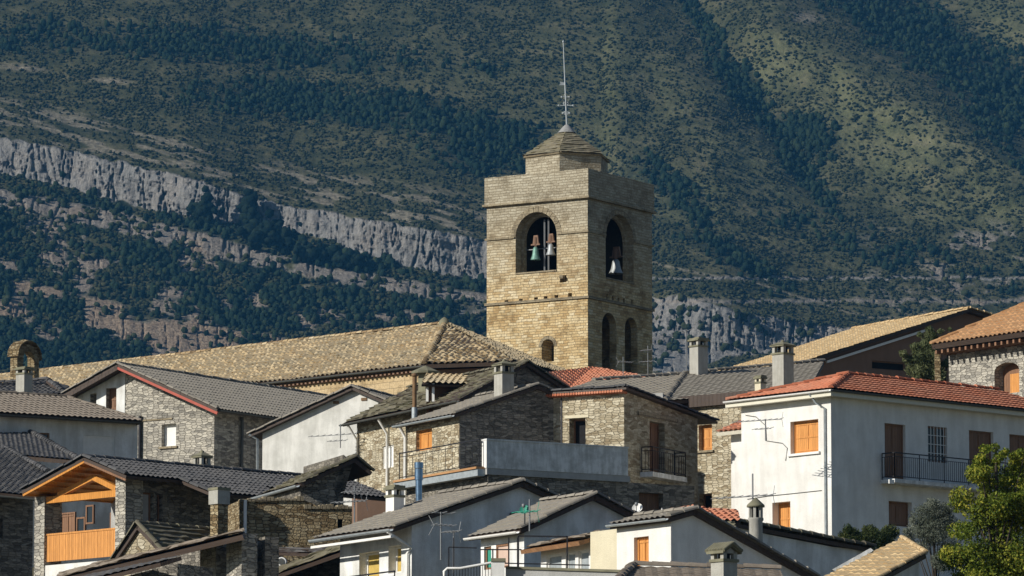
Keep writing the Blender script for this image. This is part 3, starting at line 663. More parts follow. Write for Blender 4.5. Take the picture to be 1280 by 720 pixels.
def scatter():
    px, py, V, rock, grass, pine, led, low, cliff = MT; ny, nx = rock.shape
    rg = np.random.default_rng(5)
    def pick(n, ylo=-80, yhi=555):
        x = rg.uniform(-320, 1600, n); y = rg.uniform(ylo, yhi, n)
        fi = (x-px[0])/(px[1]-px[0]); fj = (y-py[0])/(py[1]-py[0]); return x, y, np.clip(fi.round().astype(int), 0, nx-1), np.clip(fj.round().astype(int), 0, ny-1)
    t = (1+5**.5)/2
    ico = np.array([(-1, t, 0), (1, t, 0), (-1, -t, 0), (1, -t, 0), (0, -1, t), (0, 1, t), (0, -1, -t), (0, 1, -t), (t, 0, -1), (t, 0, 1), (-t, 0, -1), (-t, 0, 1)])/math.hypot(1, t)
    icf = np.array([(0, 11, 5), (0, 5, 1), (0, 1, 7), (0, 7, 10), (0, 10, 11), (1, 5, 9), (5, 11, 4), (11, 10, 2), (10, 7, 6), (7, 1, 8), (3, 9, 4), (3, 4, 2), (3, 2, 6), (3, 6, 8), (3, 8, 9), (4, 9, 5), (2, 4, 11), (6, 2, 10), (8, 6, 7), (9, 8, 1)])
    def emit(name, P, s, h, cols, label, cat):
        n = len(P); jit = 1+rg.uniform(-.32, .32, (n, 12, 1)); sc = np.stack([s*rg.uniform(.8, 1.25, n), s*rg.uniform(.8, 1.25, n), h], 1)[:, None]
        a = rg.uniform(0, 6.28, n); ca, sa = np.cos(a)[:, None], np.sin(a)[:, None]
        v = ico[None]*jit*sc; v = np.stack([v[..., 0]*ca-v[..., 1]*sa, v[..., 0]*sa+v[..., 1]*ca, v[..., 2]+h[:, None]*.55], 2) + P[:, None]
        F = (icf[None]+np.arange(n)[:, None, None]*12).reshape(-1, 3)
        me = bpy.data.meshes.new(name); me.vertices.add(n*12); me.vertices.foreach_set('co', v.reshape(-1).astype(np.float32))
        me.loops.add(F.size); me.loops.foreach_set('vertex_index', F.reshape(-1).astype(np.int32)); me.polygons.add(len(F)); me.polygons.foreach_set('loop_start', np.arange(0, F.size, 3, dtype=np.int32)); me.update(calc_edges=True)
        at = me.attributes.new('tone', 'FLOAT', 'POINT'); at.data.foreach_set('value', np.repeat(rg.uniform(0, 1, n), 12).astype(np.float32))
        t = NT(name+'_leaves', .95, .05); tn = t.n('Attribute', attribute_name='tone').outputs['Fac']; nz = t.noise(t.n('TexCoord').outputs['Object'], 1.2, 3)
        c = t.mix(.5, t.ramp(tn, ramp3(cols)), t.ramp(nz.outputs[0], [(.3, (.5, .5, .5)), (.7, (1.4, 1.4, 1.4))]), 'MULTIPLY'); t.col(c); t.bump(nz.outputs[0], .6)
        me.materials.append(t.m); o = bpy.data.objects.new(name, me); COL.objects.link(o)
        o['kind'] = 'stuff'; o['label'] = label; o['category'] = cat
    # low scrub everywhere, thin on meadows and rock
    x, y, i, j = pick(330000)
    clump = fbm(x/22, y/12, 91); p = .30 + .62*(clump > .47) ; p = p*(1-.55*grass[j, i])*(1-.985*rock[j, i])*(1-.97*cliff[j, i])*(1-.9*led[j, i])*(1-.75*pine[j, i])
    k = rg.uniform(0, 1, len(x)) < p*.55; P = V[j[k], i[k]] + rg.uniform(-.3, .3, (k.sum(), 3))*[1, 1, 0]
    s = rg.uniform(.35, 1.0, len(P))*(1+.3*low[j[k], i[k]]); emit('mountain_scrub', P, s, s*rg.uniform(.7, 1.0, len(P)), [(.014, .02, .012), (.030, .037, .018), (.056, .06, .03)], 'dark low scrub dotting the slopes of the mountain', 'scrub')
    # darker trees: forest patches, foot of the cliffs
    x, y, i, j = pick(150000)
    cl = fbm(x/14, y/9, 95); p = pine[j, i]*(.35+.65*(cl > .45)) + .10*low[j, i]; j9 = np.clip(j+9, 0, ny-1); near = np.maximum(rock[j9, i], rock[np.clip(j+5, 0, ny-1), i]); p = p*(1-.97*rock[j, i])*(1-.85*near)*(1-.9*led[j, i])
    k = rg.uniform(0, 1, len(x)) < p*.75; P = V[j[k], i[k]]
    s = rg.uniform(.8, 1.7, len(P)); emit('distant_forest', P, s, s*rg.uniform(1.0, 1.8, len(P)), [(.006, .014, .010), (.013, .025, .016), (.026, .040, .020)], 'dark green woodland in the folds and below the cliffs of the mountain', 'forest')
    # bushes on the rock faces
    x, y, i, j = pick(9000, 160, 480)
    k = (rock[j, i] > .5) & (cliff[j, i]*(y < pl(x, [(0, 225), (600, 360), (1300, 400)])) < .3) & (fbm(x/18, y/14, 97) > .5); P = V[j[k], i[k]]-[0, .5, 0]; s = rg.uniform(.7, 2.0, len(P)); emit('cliff_bushes', P, s, s, [(.015, .024, .014), (.03, .04, .02), (.05, .055, .025)], 'bushes clinging to the grey limestone cliffs', 'bush')
    # a few big oaks standing in front of the upper cliff
    xs = [(254, 266, 15, 20), (312, 268, 8, 22), (345, 300, 32, 20), (395, 318, 24, 11), (440, 328, 18, 8), (320, 292, 14, 10)]; PP = []; S = []
    for a, b, rx, ry in xs:
        for _ in range(70):
            q = rg.normal(0, .45, 2); xx, yy = a+q[0]*rx, b+q[1]*ry; ii = int((xx-px[0])/(px[1]-px[0])); jj = int((yy-py[0])/(py[1]-py[0])); jb = int((b+ry*.6-py[0])/(py[1]-py[0]))
            g = V[jb, ii]; PP.append(np.array(W3(xx, yy, g[1]-3-rg.uniform(0, 4)))); S.append(rg.uniform(1.2, 2.6))
    emit('oak_clumps', np.array(PP), np.array(S), np.array(S), [(.004, .010, .008), (.009, .017, .012), (.015, .024, .014)], 'dark rounded oak clumps growing at the foot of the upper cliff', 'trees')
scatter()
# ---------------------------------------------------------------- air
def build_haze():
    m = bpy.data.materials.new('haze'); m.use_nodes = True; n = m.node_tree; n.nodes.clear()
    o = n.nodes.new('ShaderNodeOutputMaterial'); v = n.nodes.new('ShaderNodeVolumePrincipled'); n.links.new(v.outputs[0], o.inputs['Volume'])
    v.inputs['Color'].default_value = (.11, .48, 1, 1); v.inputs['Density'].default_value = HAZE; v.inputs['Anisotropy'].default_value = 0
    V = MT[2].reshape(-1, 3); zt = V[:, 2].max()+15; x = max(abs(V[:, 0]).max(), 700)+30; y1 = V[:, 1].max()+30
    mb = MB(); mb.prism([(-x, -100, -8), (x, -100, -8), (x, y1, -8), (-x, y1, -8)], (0, 0, zt+8))
    M['haze'] = m; ob = mb.build('haze', 'haze', None, uv=False); ob['kind'] = 'stuff'; ob['label'] = 'thin blue air between the village and the mountain'; ob['category'] = 'haze'
HAZE = 4.4e-5
build_haze()
# ---------------------------------------------------------------- bell tower
def build_tower():
    h = House('bell_tower', 'tall square golden stone bell tower with arched belfry and weathervane, highest building', 735, 300, 32, 'bell tower'); fr = h.fr
    W_ = -fr.F(608.5, 300)[0]; L_ = fr.S(815, 300)[1]
    z1, z2, z3, zt = fr.F(735, 247)[2], fr.F(735, 290)[2], fr.F(735, 372.5)[2], fr.F(735, 211.5)[2]
    zb = h.loc.z-1
    # openings
    cut = h.cut
    def arch(face, x0, y0, x1, y1, n0, n1, ins=0, seg=12, rise=1.0, get=False):
        u0, u1, a, b = h.rect(face, x0, y0, x1, y1); u0 += ins; u1 -= ins; b -= ins; r = (u1-u0)/2; to = h.to(face, 0); c = (u0+u1)/2
        pts = [(u0, a), (u1, a)] + [(c+r*math.cos(math.pi*k/seg), b-r*rise+r*rise*math.sin(math.pi*k/seg)) for k in range(seg+1)]
        if get: return u0, u1, a, b, r, to, pts
        cut.prism([to(u, n0, z) for u, z in pts], to(0, n1, 0)-to(0, n0, 0))
    FA, SA = ('F', 644.5, 265, 696, 341), ('S', 757, 268, 792, 352)
    arch(*FA, -.3, .62); arch(*FA, .6, 1.3, .19); arch(*SA, -.3, .42); arch(*SA, .40, 1.3, .2)
    cut.box(fr, -W_+1.1, -.62, .9, L_-1.1, z3+.9, z1+.1)
    cut.box(fr, -W_+1.1, -.45, 1.1, L_-1.1, zb+2, z3-.3)
    for a in (('S', 752.5, 391, 770.5, 462), ('S', 781, 397, 797, 466)): arch(*a, -.3, 1.3)
    arch('F', 677, 424, 692.5, 452, -.3, 1.3)
    for px, py in ((633, 378), (651, 376.5), (670, 374.5), (682, 373), (695.5, 371.5), (712.5, 369)):
        u0, u1, a, b = h.rect("F", px-2.4, py-2.8, px+2.4, py+2.8); cut.box(fr, u0, u1, -.2, .7, a, b)
    for px, py in ((759, 371), (766, 373), (773, 375), (780, 376), (790, 378)):
        u0, u1, a, b = h.rect('S', px-1.2, py-3, px+1.4, py+3); cut.box(fr, -.4, .2, u0, u1, a, b)
    u0, u1, a, b = h.rect('F', 700, 344, 708, 353); cut.box(fr, u0, u1, -.2, .35, a, b)
    u0, u1, a, b = h.rect('F', 667.5, 243.5, 673, 250); cut.prism([fr.P(u0, -.3, a), fr.P(u1, -.3, a), fr.P((u0+u1)/2, -.3, b)], fr.Y*.7)
    m = MB(); m.box(fr, -W_, 0, 0, L_, zb, z1+.02); m.build('wall', 'tower', h, cuts=h.cut)
    k = .10; m = MB(); m.box(fr, -W_-k, k, -k, L_+k, z1+.02, zt)
    rg = random.Random(3)
    for i in range(26):                        # uneven coping stones
        x = -W_-k+(W_+2*k)*i/26; m.box(fr, x+.01, x+(W_+2*k)/26-.01, -k+.004, .35, zt-.01, zt+rg.uniform(.02, .05)); y = .35+(L_-.2)*i/26; m.box(fr, -.35, k-.004, y, y+.27, zt-.01, zt+rg.uniform(.02, .055))
    c2 = MB(); c2.prism([fr.P(u0, -.6, a), fr.P(u1, -.6, a), fr.P((u0+u1)/2, -.6, b)], fr.Y*1.2)
    m.build('parapet', 'tower', h)
    m = MB()
    for z, e, t in ((z1-.03, .2, .13), (z2, .09, .12), (z3, .11, .14)):
        gaps = []
        if z == z2:  # broken by the arches
            fu0, fu1 = h.rect(*FA)[:2]; su0, su1 = h.rect(*SA)[:2]
            m.box(fr, -W_-e, fu0-.05, -e, -.003, z, z+t); m.box(fr, fu1+.05, e, -e, -.003, z, z+t); m.box(fr, .003, e, 0, su0-.05, z, z+t); m.box(fr, .003, e, su1+.05, L_+e, z, z+t)
        else: m.box(fr, -W_-e, e, -e, L_+e, z, z+t)
    m.build('string_course', 'slab', h)
    m = MB(); a_, b_, c_, d_ = -W_+1.15, -1.15, 1.2, L_-1.15; zl, zh = z3+.95, z1+.05
    m.box(fr, a_, b_, d_-.05, d_, zl, zh); m.box(fr, a_, a_+.05, c_, d_-.052, zl, zh); m.box(fr, a_+.052, b_, c_, d_-.052, zl-.02, zl+.02); m.box(fr, a_+.052, b_, c_, d_-.052, zh-.04, zh)
    m.build('shade_lining', 'bark', h)  # dark lining added inside the belfry so the arch openings go black
    # voussoirs and sills
    for f, wd in ((FA, .32), (SA, .3), (('F', 677, 424, 692.5, 452), .2)):
        m = MB()
        u0, u1, a, b, r, to, pts = arch(*f, 0, 0, get=True); c = (u0+u1)/2; N = 15
        for i in range(N):
            t0, t1 = math.pi*i/N+.01, math.pi*(i+1)/N-.01; zz = b-r
            q = [(c+rr*math.cos(t), zz+rr*math.sin(t)) for rr, t in ((r, t0), (r+wd, t0), (r+wd, t1), (r, t1))]
            m.prism([to(u, -.02-.006*(i % 3), z) for u, z in q], to(0, .03, 0)-to(0, -.02, 0))
        m.build('arch_stones', 'slab', h)
    for f in (FA, SA):
        u0, u1, a, b, r, to, pts = arch(*f, 0, 0, get=True); m = MB(); m.prism([to(u0+.01, -.06, a), to(u1-.01, -.06, a), to(u1-.01, -.06, a+.08), to(u0+.01, -.06, a+.08)], to(0, .64, 0)-to(0, 0, 0)); m.build('sill', 'slab', h); m = MB()
    # lower right arches are walled up further in
    # bell frame
    u0, u1, a, b, r, to, pts = arch(*FA, 0, 0, get=True)
    m = MB(); c = (u0+u1)/2
    for du in (-.15, .12): m.bar(to(c+du+.22, .8, a), to(c+du+.22, .8, b-.35), .09)
    m.bar(to(u0+.2, .8, a+1.5), to(u1-.2, .8, a+1.5), .05); m.build('bell_frame', 'alu', h)
    # spouts
    m = MB(); q = fr.F(704, 349); m.box(fr, q[0]-.1, q[0]+.14, -.28, .2, q[2]+.02, q[2]+.2); m.build('spout', 'slab', h)
    # drum and pyramid roof
    C = fr.P(-W_/2, L_/2, 0); Dn = C.y-2.4; ze = W3(701, 190, Dn).z; za = W3(708.7, 160.5, C.y).z; Rr = 2.56
    Cc = Vector((W3(708.5, 200, C.y).x, C.y, 0)); an = [R(200+60*i) for i in range(6)]
    V6 = lambda r, z: [Vector((Cc.x+r*math.cos(t), Cc.y+r*math.sin(t), z)) for t in an]
    MB().prism(V6(Rr, zt-.05), (0, 0, ze-zt+.02)).build('drum', 'tower', h)
    e = V6(Rr+.16, ze-.04); ap = Vector((Cc.x, Cc.y, za))
    rf = make_roof(h, [[e[i], e[(i+1) % 6], ap] for i in range(6)], 'slab', 'stone_slab', 'slab', [], .1, 40)
    MB().lathe((Cc.x, Cc.y, za-.3), [(.55, .02), (.38, .22), (.28, .34), (.16, .46), (.08, .52), (0.001, .55)], 12).build('finial', 'lead', (h, rf))
    m = MB(); top = W3(704, 50, Cc.y); b0 = Vector((Cc.x, Cc.y, za+.2)); hh = top.z-b0.z; P = lambda t, dx=0, dz=0: b0.lerp(top, t)+Vector((dx, 0, dz))
    m.tube([b0, P(.45), top], [.05, .04, .026], 6); m.lathe(P(.965), [(0.001, 0), (.06, .03), (.06, .1), (0.001, .13)], 8)
    for z, w_ in ((.23, .42), (.14, .2), (.33, .22)):
        m.bar(P(z, -w_), P(z, w_), .05)
        for s in (-1, 1): m.lathe(P(z, s*w_, -.07), [(0.001, 0), (.08, .07), (0.001, .14)], 6)
    for s in (-1, 1):
        for t0 in (.12, .23): m.tube([P(t0, s*.04)+Vector((s*.12*math.sin(a_), 0, .2*a_/3)) for a_ in (0, .6, 1.2, 1.8, 2.4, 3.0)], .03, 5)
        m.tube([P(.23, 0, 0), P(.31, s*.22, 0), P(.36, s*.03, 0)], .014, 5)
    m.prism([P(.50, -.02), P(.50, -.3, .05), P(.5, -.26, -.06), P(.5, -.34, -.16), P(.5, 0.02, -.16)], (0, .02, 0)); m.build('weathervane', 'zinc', h)
    # bells hang in the openings
    def bell(lab, p, r, H, mat, grp='bells in the belfry'):
        t = Thing('bell', p, lab, 'bell', grp)
        MB().lathe(p, [(r, 0), (r*.93, H*.08), (r*.72, H*.3), (r*.58, H*.6), (r*.5, H*.85), (r*.28, H*.98), (0.001, H)], 20).build('bell_body', mat, t)
        m = MB(); m.bar(p+Vector((0, 0, H)), p+Vector((0, 0, H*1.7)), r*.5, r*.4); m.bar(p+fr.X*(-r)+Vector((0, 0, H*1.15)), p+fr.X*r+Vector((0, 0, H*1.15)), .08); m.prism([p+fr.X*(-r*.7)+Vector((0, 0, H*1.1)), p+fr.X*(r*.7)+Vector((0, 0, H*1.1)), p+fr.X*(r*.45)+Vector((0, 0, H*1.85)), p-fr.X*(r*.45)+Vector((0, 0, H*1.85))], fr.Y*.12); m.build('yoke', 'brown_plaster', t)
        MB().tube([p+Vector((0, 0, H*.5)), p-Vector((0, 0, .08))], .03, 6).build('clapper', 'iron', t)
    def at(face, px, py, n): q = (fr.F(px, py, n) if face == 'F' else fr.S(px, py, -n)); return fr.P(*q)
    bell('green bronze bell on the left in the sunlit belfry arch', at('F', 669.5, 325, .42), .30, .78, 'bronze')
    bell('grey bell on the right in the sunlit belfry arch', at('F', 688.5, 319, .42), .29, .68, 'bell_grey')
    bell('large pale bell hanging in the shaded right arch of the belfry', at('S', 770, 342, .7), .42, .85, 'bell_grey')
    h.finish()
build_tower()

# ---------------------------------------------------------------- church: long tiled nave roof and fan shaped apse roof
def build_church():
    h = House('church', 'long low church with huge golden old clay tile roof in front of the bell tower', 530, 281, 43, 'church'); fr = h.fr
    E0, E1 = fr.F(-60, 531.5, -.4), fr.F(530, 456, -.4)
    # ridge: choose its distance for a 24 degree pitch
    best = None
    for k in np.arange(3, 14, .1):
        q = fr.F(555.5, 405.5, k); p = math.degrees(math.atan2(q[2]-E1[2], k+.4))
        if best is None or abs(p-25) < best[0]: best = (abs(p-25), k, q)
    k = best[1]; R1 = fr.F(555.5, 405.5, k); R0 = fr.F(-60, 476, k); LOG.append(('church', 'ridge y', round(k, 1), best[0], E0, E1, R0, R1))
    ze = E1[2]
    A = fr.P(E0[0], -.4, ze); B = fr.P(E1[0], -.4, ze); Cc = fr.P(R1[0], k, R1[2]); Dd = fr.P(R0[0], k, R1[2])
    c2 = W3(648, 459.5, 279); c3 = W3(745, 461, 291); c2.z = ze; c3.z = ze+.1
    bk = [fr.P(E0[0], 2*k, ze), fr.P(R1[0]+3, 2*k, ze)]
    MB().prism([fr.P(E0[0], 0, h.loc.z-2), fr.P(E1[0]-.3, 0, h.loc.z-2), fr.P(E1[0]-.3, 0, ze-.15), fr.P(E0[0], 0, ze-.15)], fr.Y*(2*k-.4)).build('wall', 'church', h)
    MB().prism([B+Vector((-.2, .5, 0)), c2+Vector((-.3, .6, 0)), c3+Vector((-.6, .6, 0)), Cc+Vector((0, 3, 0))][0:0] or [Vector((p.x, p.y+.7, h.loc.z-2)) for p in (B, c2, c3, Cc)], (0, 0, ze-.2-h.loc.z+2)).build('apse_wall', 'brown_plaster', h)
    up = Vector((0, 0, .05))
    h.roof = make_roof(h, [[A, B, Cc, Dd]], 'old', 'old_tile', 'under', [(Cc+up, Dd+up), (B+up, Cc+up)], .2, 60, cap=.16)
    make_roof(h, [[B, c2, Cc], [c2, c3, Cc], [bk[0], bk[1], Cc, Dd]], 'old', 'old_tile', 'under', [(c2+up, Cc+up), (c3+up, Cc+up)][1:], .2, 70, name='apse_roof', cap=.15)
    MB().lathe(Cc, [(.34, -.2), (.28, .2), (.14, .34), (.001, .42)], 8).build('finial', 'stone_cap', (h, h.roof))
    # cornice of jutting tiles below the eave
    m = MB(); n = 120
    for i in range(n):
        p = A.lerp(B, (i+.5)/n)+Vector((0, 0, -.28))+fr.Y*.1; m.bar(p, p+fr.Y*.5, .14, .1)
    m.build('eave_corbels', 'brown_plaster', h)
    m = MB(); pp = A.lerp(B, 1)
    gutter(h, A+Vector((0, 0, -.05))-fr.Y*.07, B+Vector((0, 0, -.05))-fr.Y*.07, .09, 'zinc_dark')
build_church()

def build_turret():
    h = House('bell_gable', 'small stone arched bell gable above the far left end of the golden tiled roof', 21, 262, 30, 'bell gable'); fr = h.fr
    u0 = fr.F(13, 450)[0]; z1 = fr.F(13, 433)[2]; zb = fr.F(17, 484)[2]-4; L = fr.S(49, 450)[1]
    # a little four-post arched lantern: wide arch faces right
    zt = W3(30, 427, 262).z; r = L/2; pts = [(0, zb), (L, zb), (L, zt-.75)] + [(r+r*math.cos(t), zt-.75+.72*math.sin(t)) for t in [math.pi*k/10 for k in range(1, 10)]] + [(0, zt-.75)]
    cut = MB(); a, b = L*.28, L*.78
    q = [(a, zb+4.1), (b, zb+4.1), (b, zt-.75)] + [((a+b)/2+(b-a)/2*math.cos(t), zt-.75+.35*math.sin(t)) for t in [math.pi*k/8 for k in range(1, 8)]] + [(a, zt-.75)]
    cut.prism([fr.P(.3, y, z) for y, z in q], fr.X*(-.75)); h.cut = cut
    h.walls('ochre_rubble', [([fr.P(0, y, z) for y, z in pts], fr.X*u0)])
    m = MB(); n = 9; q2 = [(r+(r+.1)*math.cos(math.pi*k/n), zt-.75+.82*math.sin(math.pi*k/n)) for k in range(n+1)]
    for i in range(n): 
        (ya, za), (yb, zb2) = q2[i], q2[i+1]
        m.prism([fr.P(.12, ya, za), fr.P(.12, yb, zb2), fr.P(.12, yb, zb2+.08), fr.P(.12, ya, za+.08)], fr.X*(u0-.24))
    m.lathe(fr.P(u0/2, r, zt+.12), [(.3, 0), (.2, .06), (.001, .1)], 8); m.build('cap', 'ochre_rubble', h)
build_turret()
V_ = Vector
up1 = lambda z: Vector((0, 0, z))
# ================================================================ HOUSES, back to front
# V: big tan roof upper right
h = House('house', 'large brown walled house with pale tan tiled roof behind the red roofed white house', 1000, 262, 58)
def build_V():
    fr = h.fr; ov = .35
    ye, ze = fr.S(975, 461, ov)[1:]; yr, zr = fr.S(1212, 385.5, ov)[1:]; 
    # ridge left end at the silhouette corner
    rx = fr.F(1066, 403, yr)[0]; LOG.append(('V', 'pitch', math.degrees(math.atan2(zr-ze, yr-ye)), 'ridge x', rx, 'z', fr.F(1066, 403, yr)[2], zr))
    yb = yr+2.6; zbk = fr.S(1246, 401, ov)[2]
    A = [fr.P(rx, ye, ze), fr.P(ov, ye, ze), fr.P(ov, yr, zr), fr.P(rx, yr, zr)]; B = [fr.P(rx, yb, zbk), fr.P(ov, yb, zbk), A[2], A[3]]
    h.opening('S', 1090, 452, 1132, 463, 'black', .2)
    poly = [(ye+.5, h.loc.z-1), (ye+.5, ze), (yr, zr-.2), (yb-.3, zbk-.1), (yb-.3, h.loc.z-1)]
    h.walls('brown_plaster', [([fr.P(0, y, z) for y, z in poly], fr.X*(rx+.3))])
    h.roof = make_roof(h, [A, B], 'tan', 'tan_tile', 'under', [(A[2]+up1(.03), A[3]+up1(.03)), (B[2]+up1(.03), B[1]+up1(.03))], .18, 90)
    m = MB(); m.bar(fr.P(.12, ye+3, ze+(zr-ze)*3/(yr-ye)-.42), fr.P(.12, yr-2.2, zr-.42-(zr-ze)*2.2/(yr-ye)), .14, .12); m.build('gable_beam', 'wh_paint', h)
    # lower grey lean-to roof at the right end
    m = [W3(1147, 413.5, 259), W3(1200, 398, 258), W3(1216, 387, 259.5), W3(1178, 396, 260.8)]
    h.finish()
build_V()
# U: small red roof by the tower foot
h = House('house', 'small house with red tiled roof tucked against the foot of the bell tower', 712, 279, 30)
fr = h.fr
a, b, c, d = W3(712, 486, 279), W3(812, 472, 283), W3(800, 466.5, 286), W3(700, 460, 285)
b = W3(815, 471.5, 283)
h.roof = make_roof(h, [[a, b, W3(742, 459.5, 287)], [W3(684, 466.5, 281), a, W3(742, 459.5, 287)]], 'barrel', 'red_tile', 'under', [(a+up1(.04), W3(742, 460, 287)+up1(.04))][:0], .15, 95)
MB().prism([V_((p.x, p.y+.5, h.loc.z-1)) for p in (W3(688, 470, 281), a, b, W3(742, 459, 288))], (0, 0, a.z-h.loc.z+.6)).build('wall', 'brown_plaster', h)
# W: right-most house with orange roof
h = House('house', 'stone house with orange tiled roof and arched window at the right edge', 1360, 207, 52)
def build_W():
    fr = h.fr; th = 52
    wl = fr.F(1186, 450)[0]; E1 = fr.F(1280, 413.5, -.9); E0 = fr.F(1164, 432.5, -.9); z = (E0[2]+E1[2])/2
    k = 3.4; R0 = fr.F(1184, 423, .6); pitch = 24
    zr = z+math.tan(R(pitch))*(k+.9)
    x0 = E0[0]
    P0 = fr.P(x0, -.9, z); P1 = fr.P(1, -.9, z); R1_ = fr.P(1, k, zr)
    # hipped left end
    Rl = W3(1290, 383, fr.P(-3.4, k, 0).y)
    apx = fr.L(Rl)
    rr = fr.P(apx[0], k, zr)
    LOG.append(('W', E0, E1, 'ridge px', [round(v) for v in proj(rr)], [round(v) for v in proj(R1_)]))
    h.opening('F', 1243, 453, 1274, 492, 'brown', .5, arch=.45, label='orange shutter deep in an arched recess')
    h.walls('grey_rubble', [([fr.P(wl, 0, h.loc.z-1), fr.P(0, 0, h.loc.z-1), fr.P(0, 0, z-.1), fr.P(wl, 0, z-.1)], fr.Y*6.8)])
    Bk = [fr.P(x0, 2*k+.9, z), fr.P(1, 2*k+.9, z)]
    rr = fr.P(x0+.3, k, zr); rr2 = fr.P(x0+1.2, k, zr)
    h.roof = make_roof(h, [[P0, P1, R1_, rr2], [Bk[0], P0, rr2], [Bk[0], Bk[1], R1_, rr2]], 'barrel', 'orange_tile', 'under', [(P0+up1(.04), rr2+up1(.04)), (rr2+up1(.03), R1_+up1(.03))], .2, 97)
    m = MB(); n = 26
    for i in range(n): p = P0.lerp(P1, (i+.5)/n)+up1(-.3); m.bar(p+fr.Y*.1, p+fr.Y*1.0, .1, .14)
    m.build('rafter_ends', 'brown_wood', h)
    u0, u1, a, b = h.rect('F', 1256, 466, 1272, 493); p = MB(); p.box(fr, u0, u1, .3, .36, a, b); p.build('shutter', 'shutter', h)
    MB().bar(fr.P(wl-.35, -.3, h.loc.z), fr.P(wl-.35, -.3, z-.2), .22).build('corner_post', 'ochre_rubble', h)
    h.finish()
def proj(p):
    y = p.y*CP+p.z*SP; z = -p.y*SP+p.z*CP; return (640+FPX*p.x/y, 360-FPX*z/y)
build_W()
# L: stone house with red fascia, left
h = House('house', 'stone house on the left with red trimmed gable and broad grey tiled roof', 268, 232, 34)
h.opening('F', 202, 530, 220, 558, 'white', .3, sill='slab'); h.opening('F', 113, 492, 121, 513, 'black', .5); h.opening('F', 133, 485, 146, 513, 'brown', .3)
Wl = -h.fr.F(97, 500)[0]
front_house(h, [(78, 492.5), (146.7, 454.5), (272, 511)], 15, Wl, 'grey_rubble', 'grey_tile', 'wave', ohf=.75, seed=110)
fr = h.fr; g = h.g
x1 = fr.F(157, 500)[0]
m = MB(); zz = g['zz']; m.prism([fr.P(-Wl+.02, -.03, zz(-Wl)-2.6), fr.P(x1-.02, -.03, zz(-Wl)-2.6), fr.P(x1-.02, -.03, zz(x1)-.06), fr.P(g['xr'], -.03, zz(g['xr'])-.06), fr.P(-Wl+.02, -.03, zz(-Wl)-.06)] if x1 > g['xr'] else [fr.P(-Wl+.02, -.03, zz(-Wl)-2.6), fr.P(x1-.02, -.03, zz(-Wl)-2.6), fr.P(x1-.02, -.03, zz(x1)-.06), fr.P(-Wl+.02, -.03, zz(-Wl)-.06)], fr.Y*.025)
cc = MB()
for o_ in ((113, 492, 121, 513), (133, 485, 146, 513)):
    u0, u1, a, b = h.rect('F', *o_); cc.box(fr, u0, u1, -.3, .3, a, b)
m.build('plaster_panel', 'pale_plaster', h, cuts=cc)
m = MB(); m.bar(fr.P(g['xr'], -.72, g['zr']-.19), fr.P(g['xe']-.03, -.72, g['ze']-.19), .05, .13); m.build('gable_fascia', 'red_paint', h)
m = MB(); m.bar(fr.P(g['xr'], -.72, g['zr']-.19), fr.P(g['xl']+.03, -.72, g['zl']-.19), .05, .16); m.build('gable_fascia', 'under', h)
gutter(h, fr.P(g['xe']+.06, -.7, g['ze']-.04), fr.P(g['xe']+.06, 15, g['ze']-.04), .08, 'zinc_dark')
pipe(h, [fr.P(.12, 1.9, g['ze']-.1), fr.P(.1, 1.9, h.loc.z)], .07, 'zinc_dark'); pipe(h, [fr.P(.12, 6.2, g['ze']-.1), fr.P(.1, 6.2, h.loc.z)], .06, 'zinc_dark')
q = fr.F(175, 520, -.1); pipe(h, [fr.P(q[0], -.1, q[2]), fr.P(q[0], -.1, h.loc.z)], .07, 'iron')
MB().prism([fr.P(*fr.F(157, 526, -.05)), fr.P(*fr.F(215, 522, -.05)), fr.P(*fr.F(215, 524, -.05)), fr.P(*fr.F(157, 528, -.05))], fr.Y*.05).build('stone_ledge', 'slab', h)
h.finish()
# dark little hipped roof, far left
h = House('house', 'low dark roofed outbuilding below the small bell gable', 62, 240, 45)
ap = W3(59, 474.5, 243); e = [W3(-25, 494, 241), W3(84, 494, 240), W3(98, 489, 246)]; r0 = W3(-25, 481, 244)
h.roof = make_roof(h, [[e[0], e[1], ap, r0], [e[1], e[2], ap]], 'barrel', 'dark_tile', 'under', [(e[1]+up1(.03), ap+up1(.03)), (ap+up1(.03), r0+up1(.03))], .15, 115)
MB().prism([V_((p.x, p.y+.4, h.loc.z-1)) for p in (e[0], e[1]-V_((.6, 0, 0)), e[2]-V_((.8, 0, 0)), V_((e[0].x, 248, 0)))], (0, 0, e[1].z-h.loc.z+.8)).build('wall', 'grey_plaster', h)
chimney(h, 30, 458.5, 481, 238, 21, 40, 'slab', 'chim', body=.45)
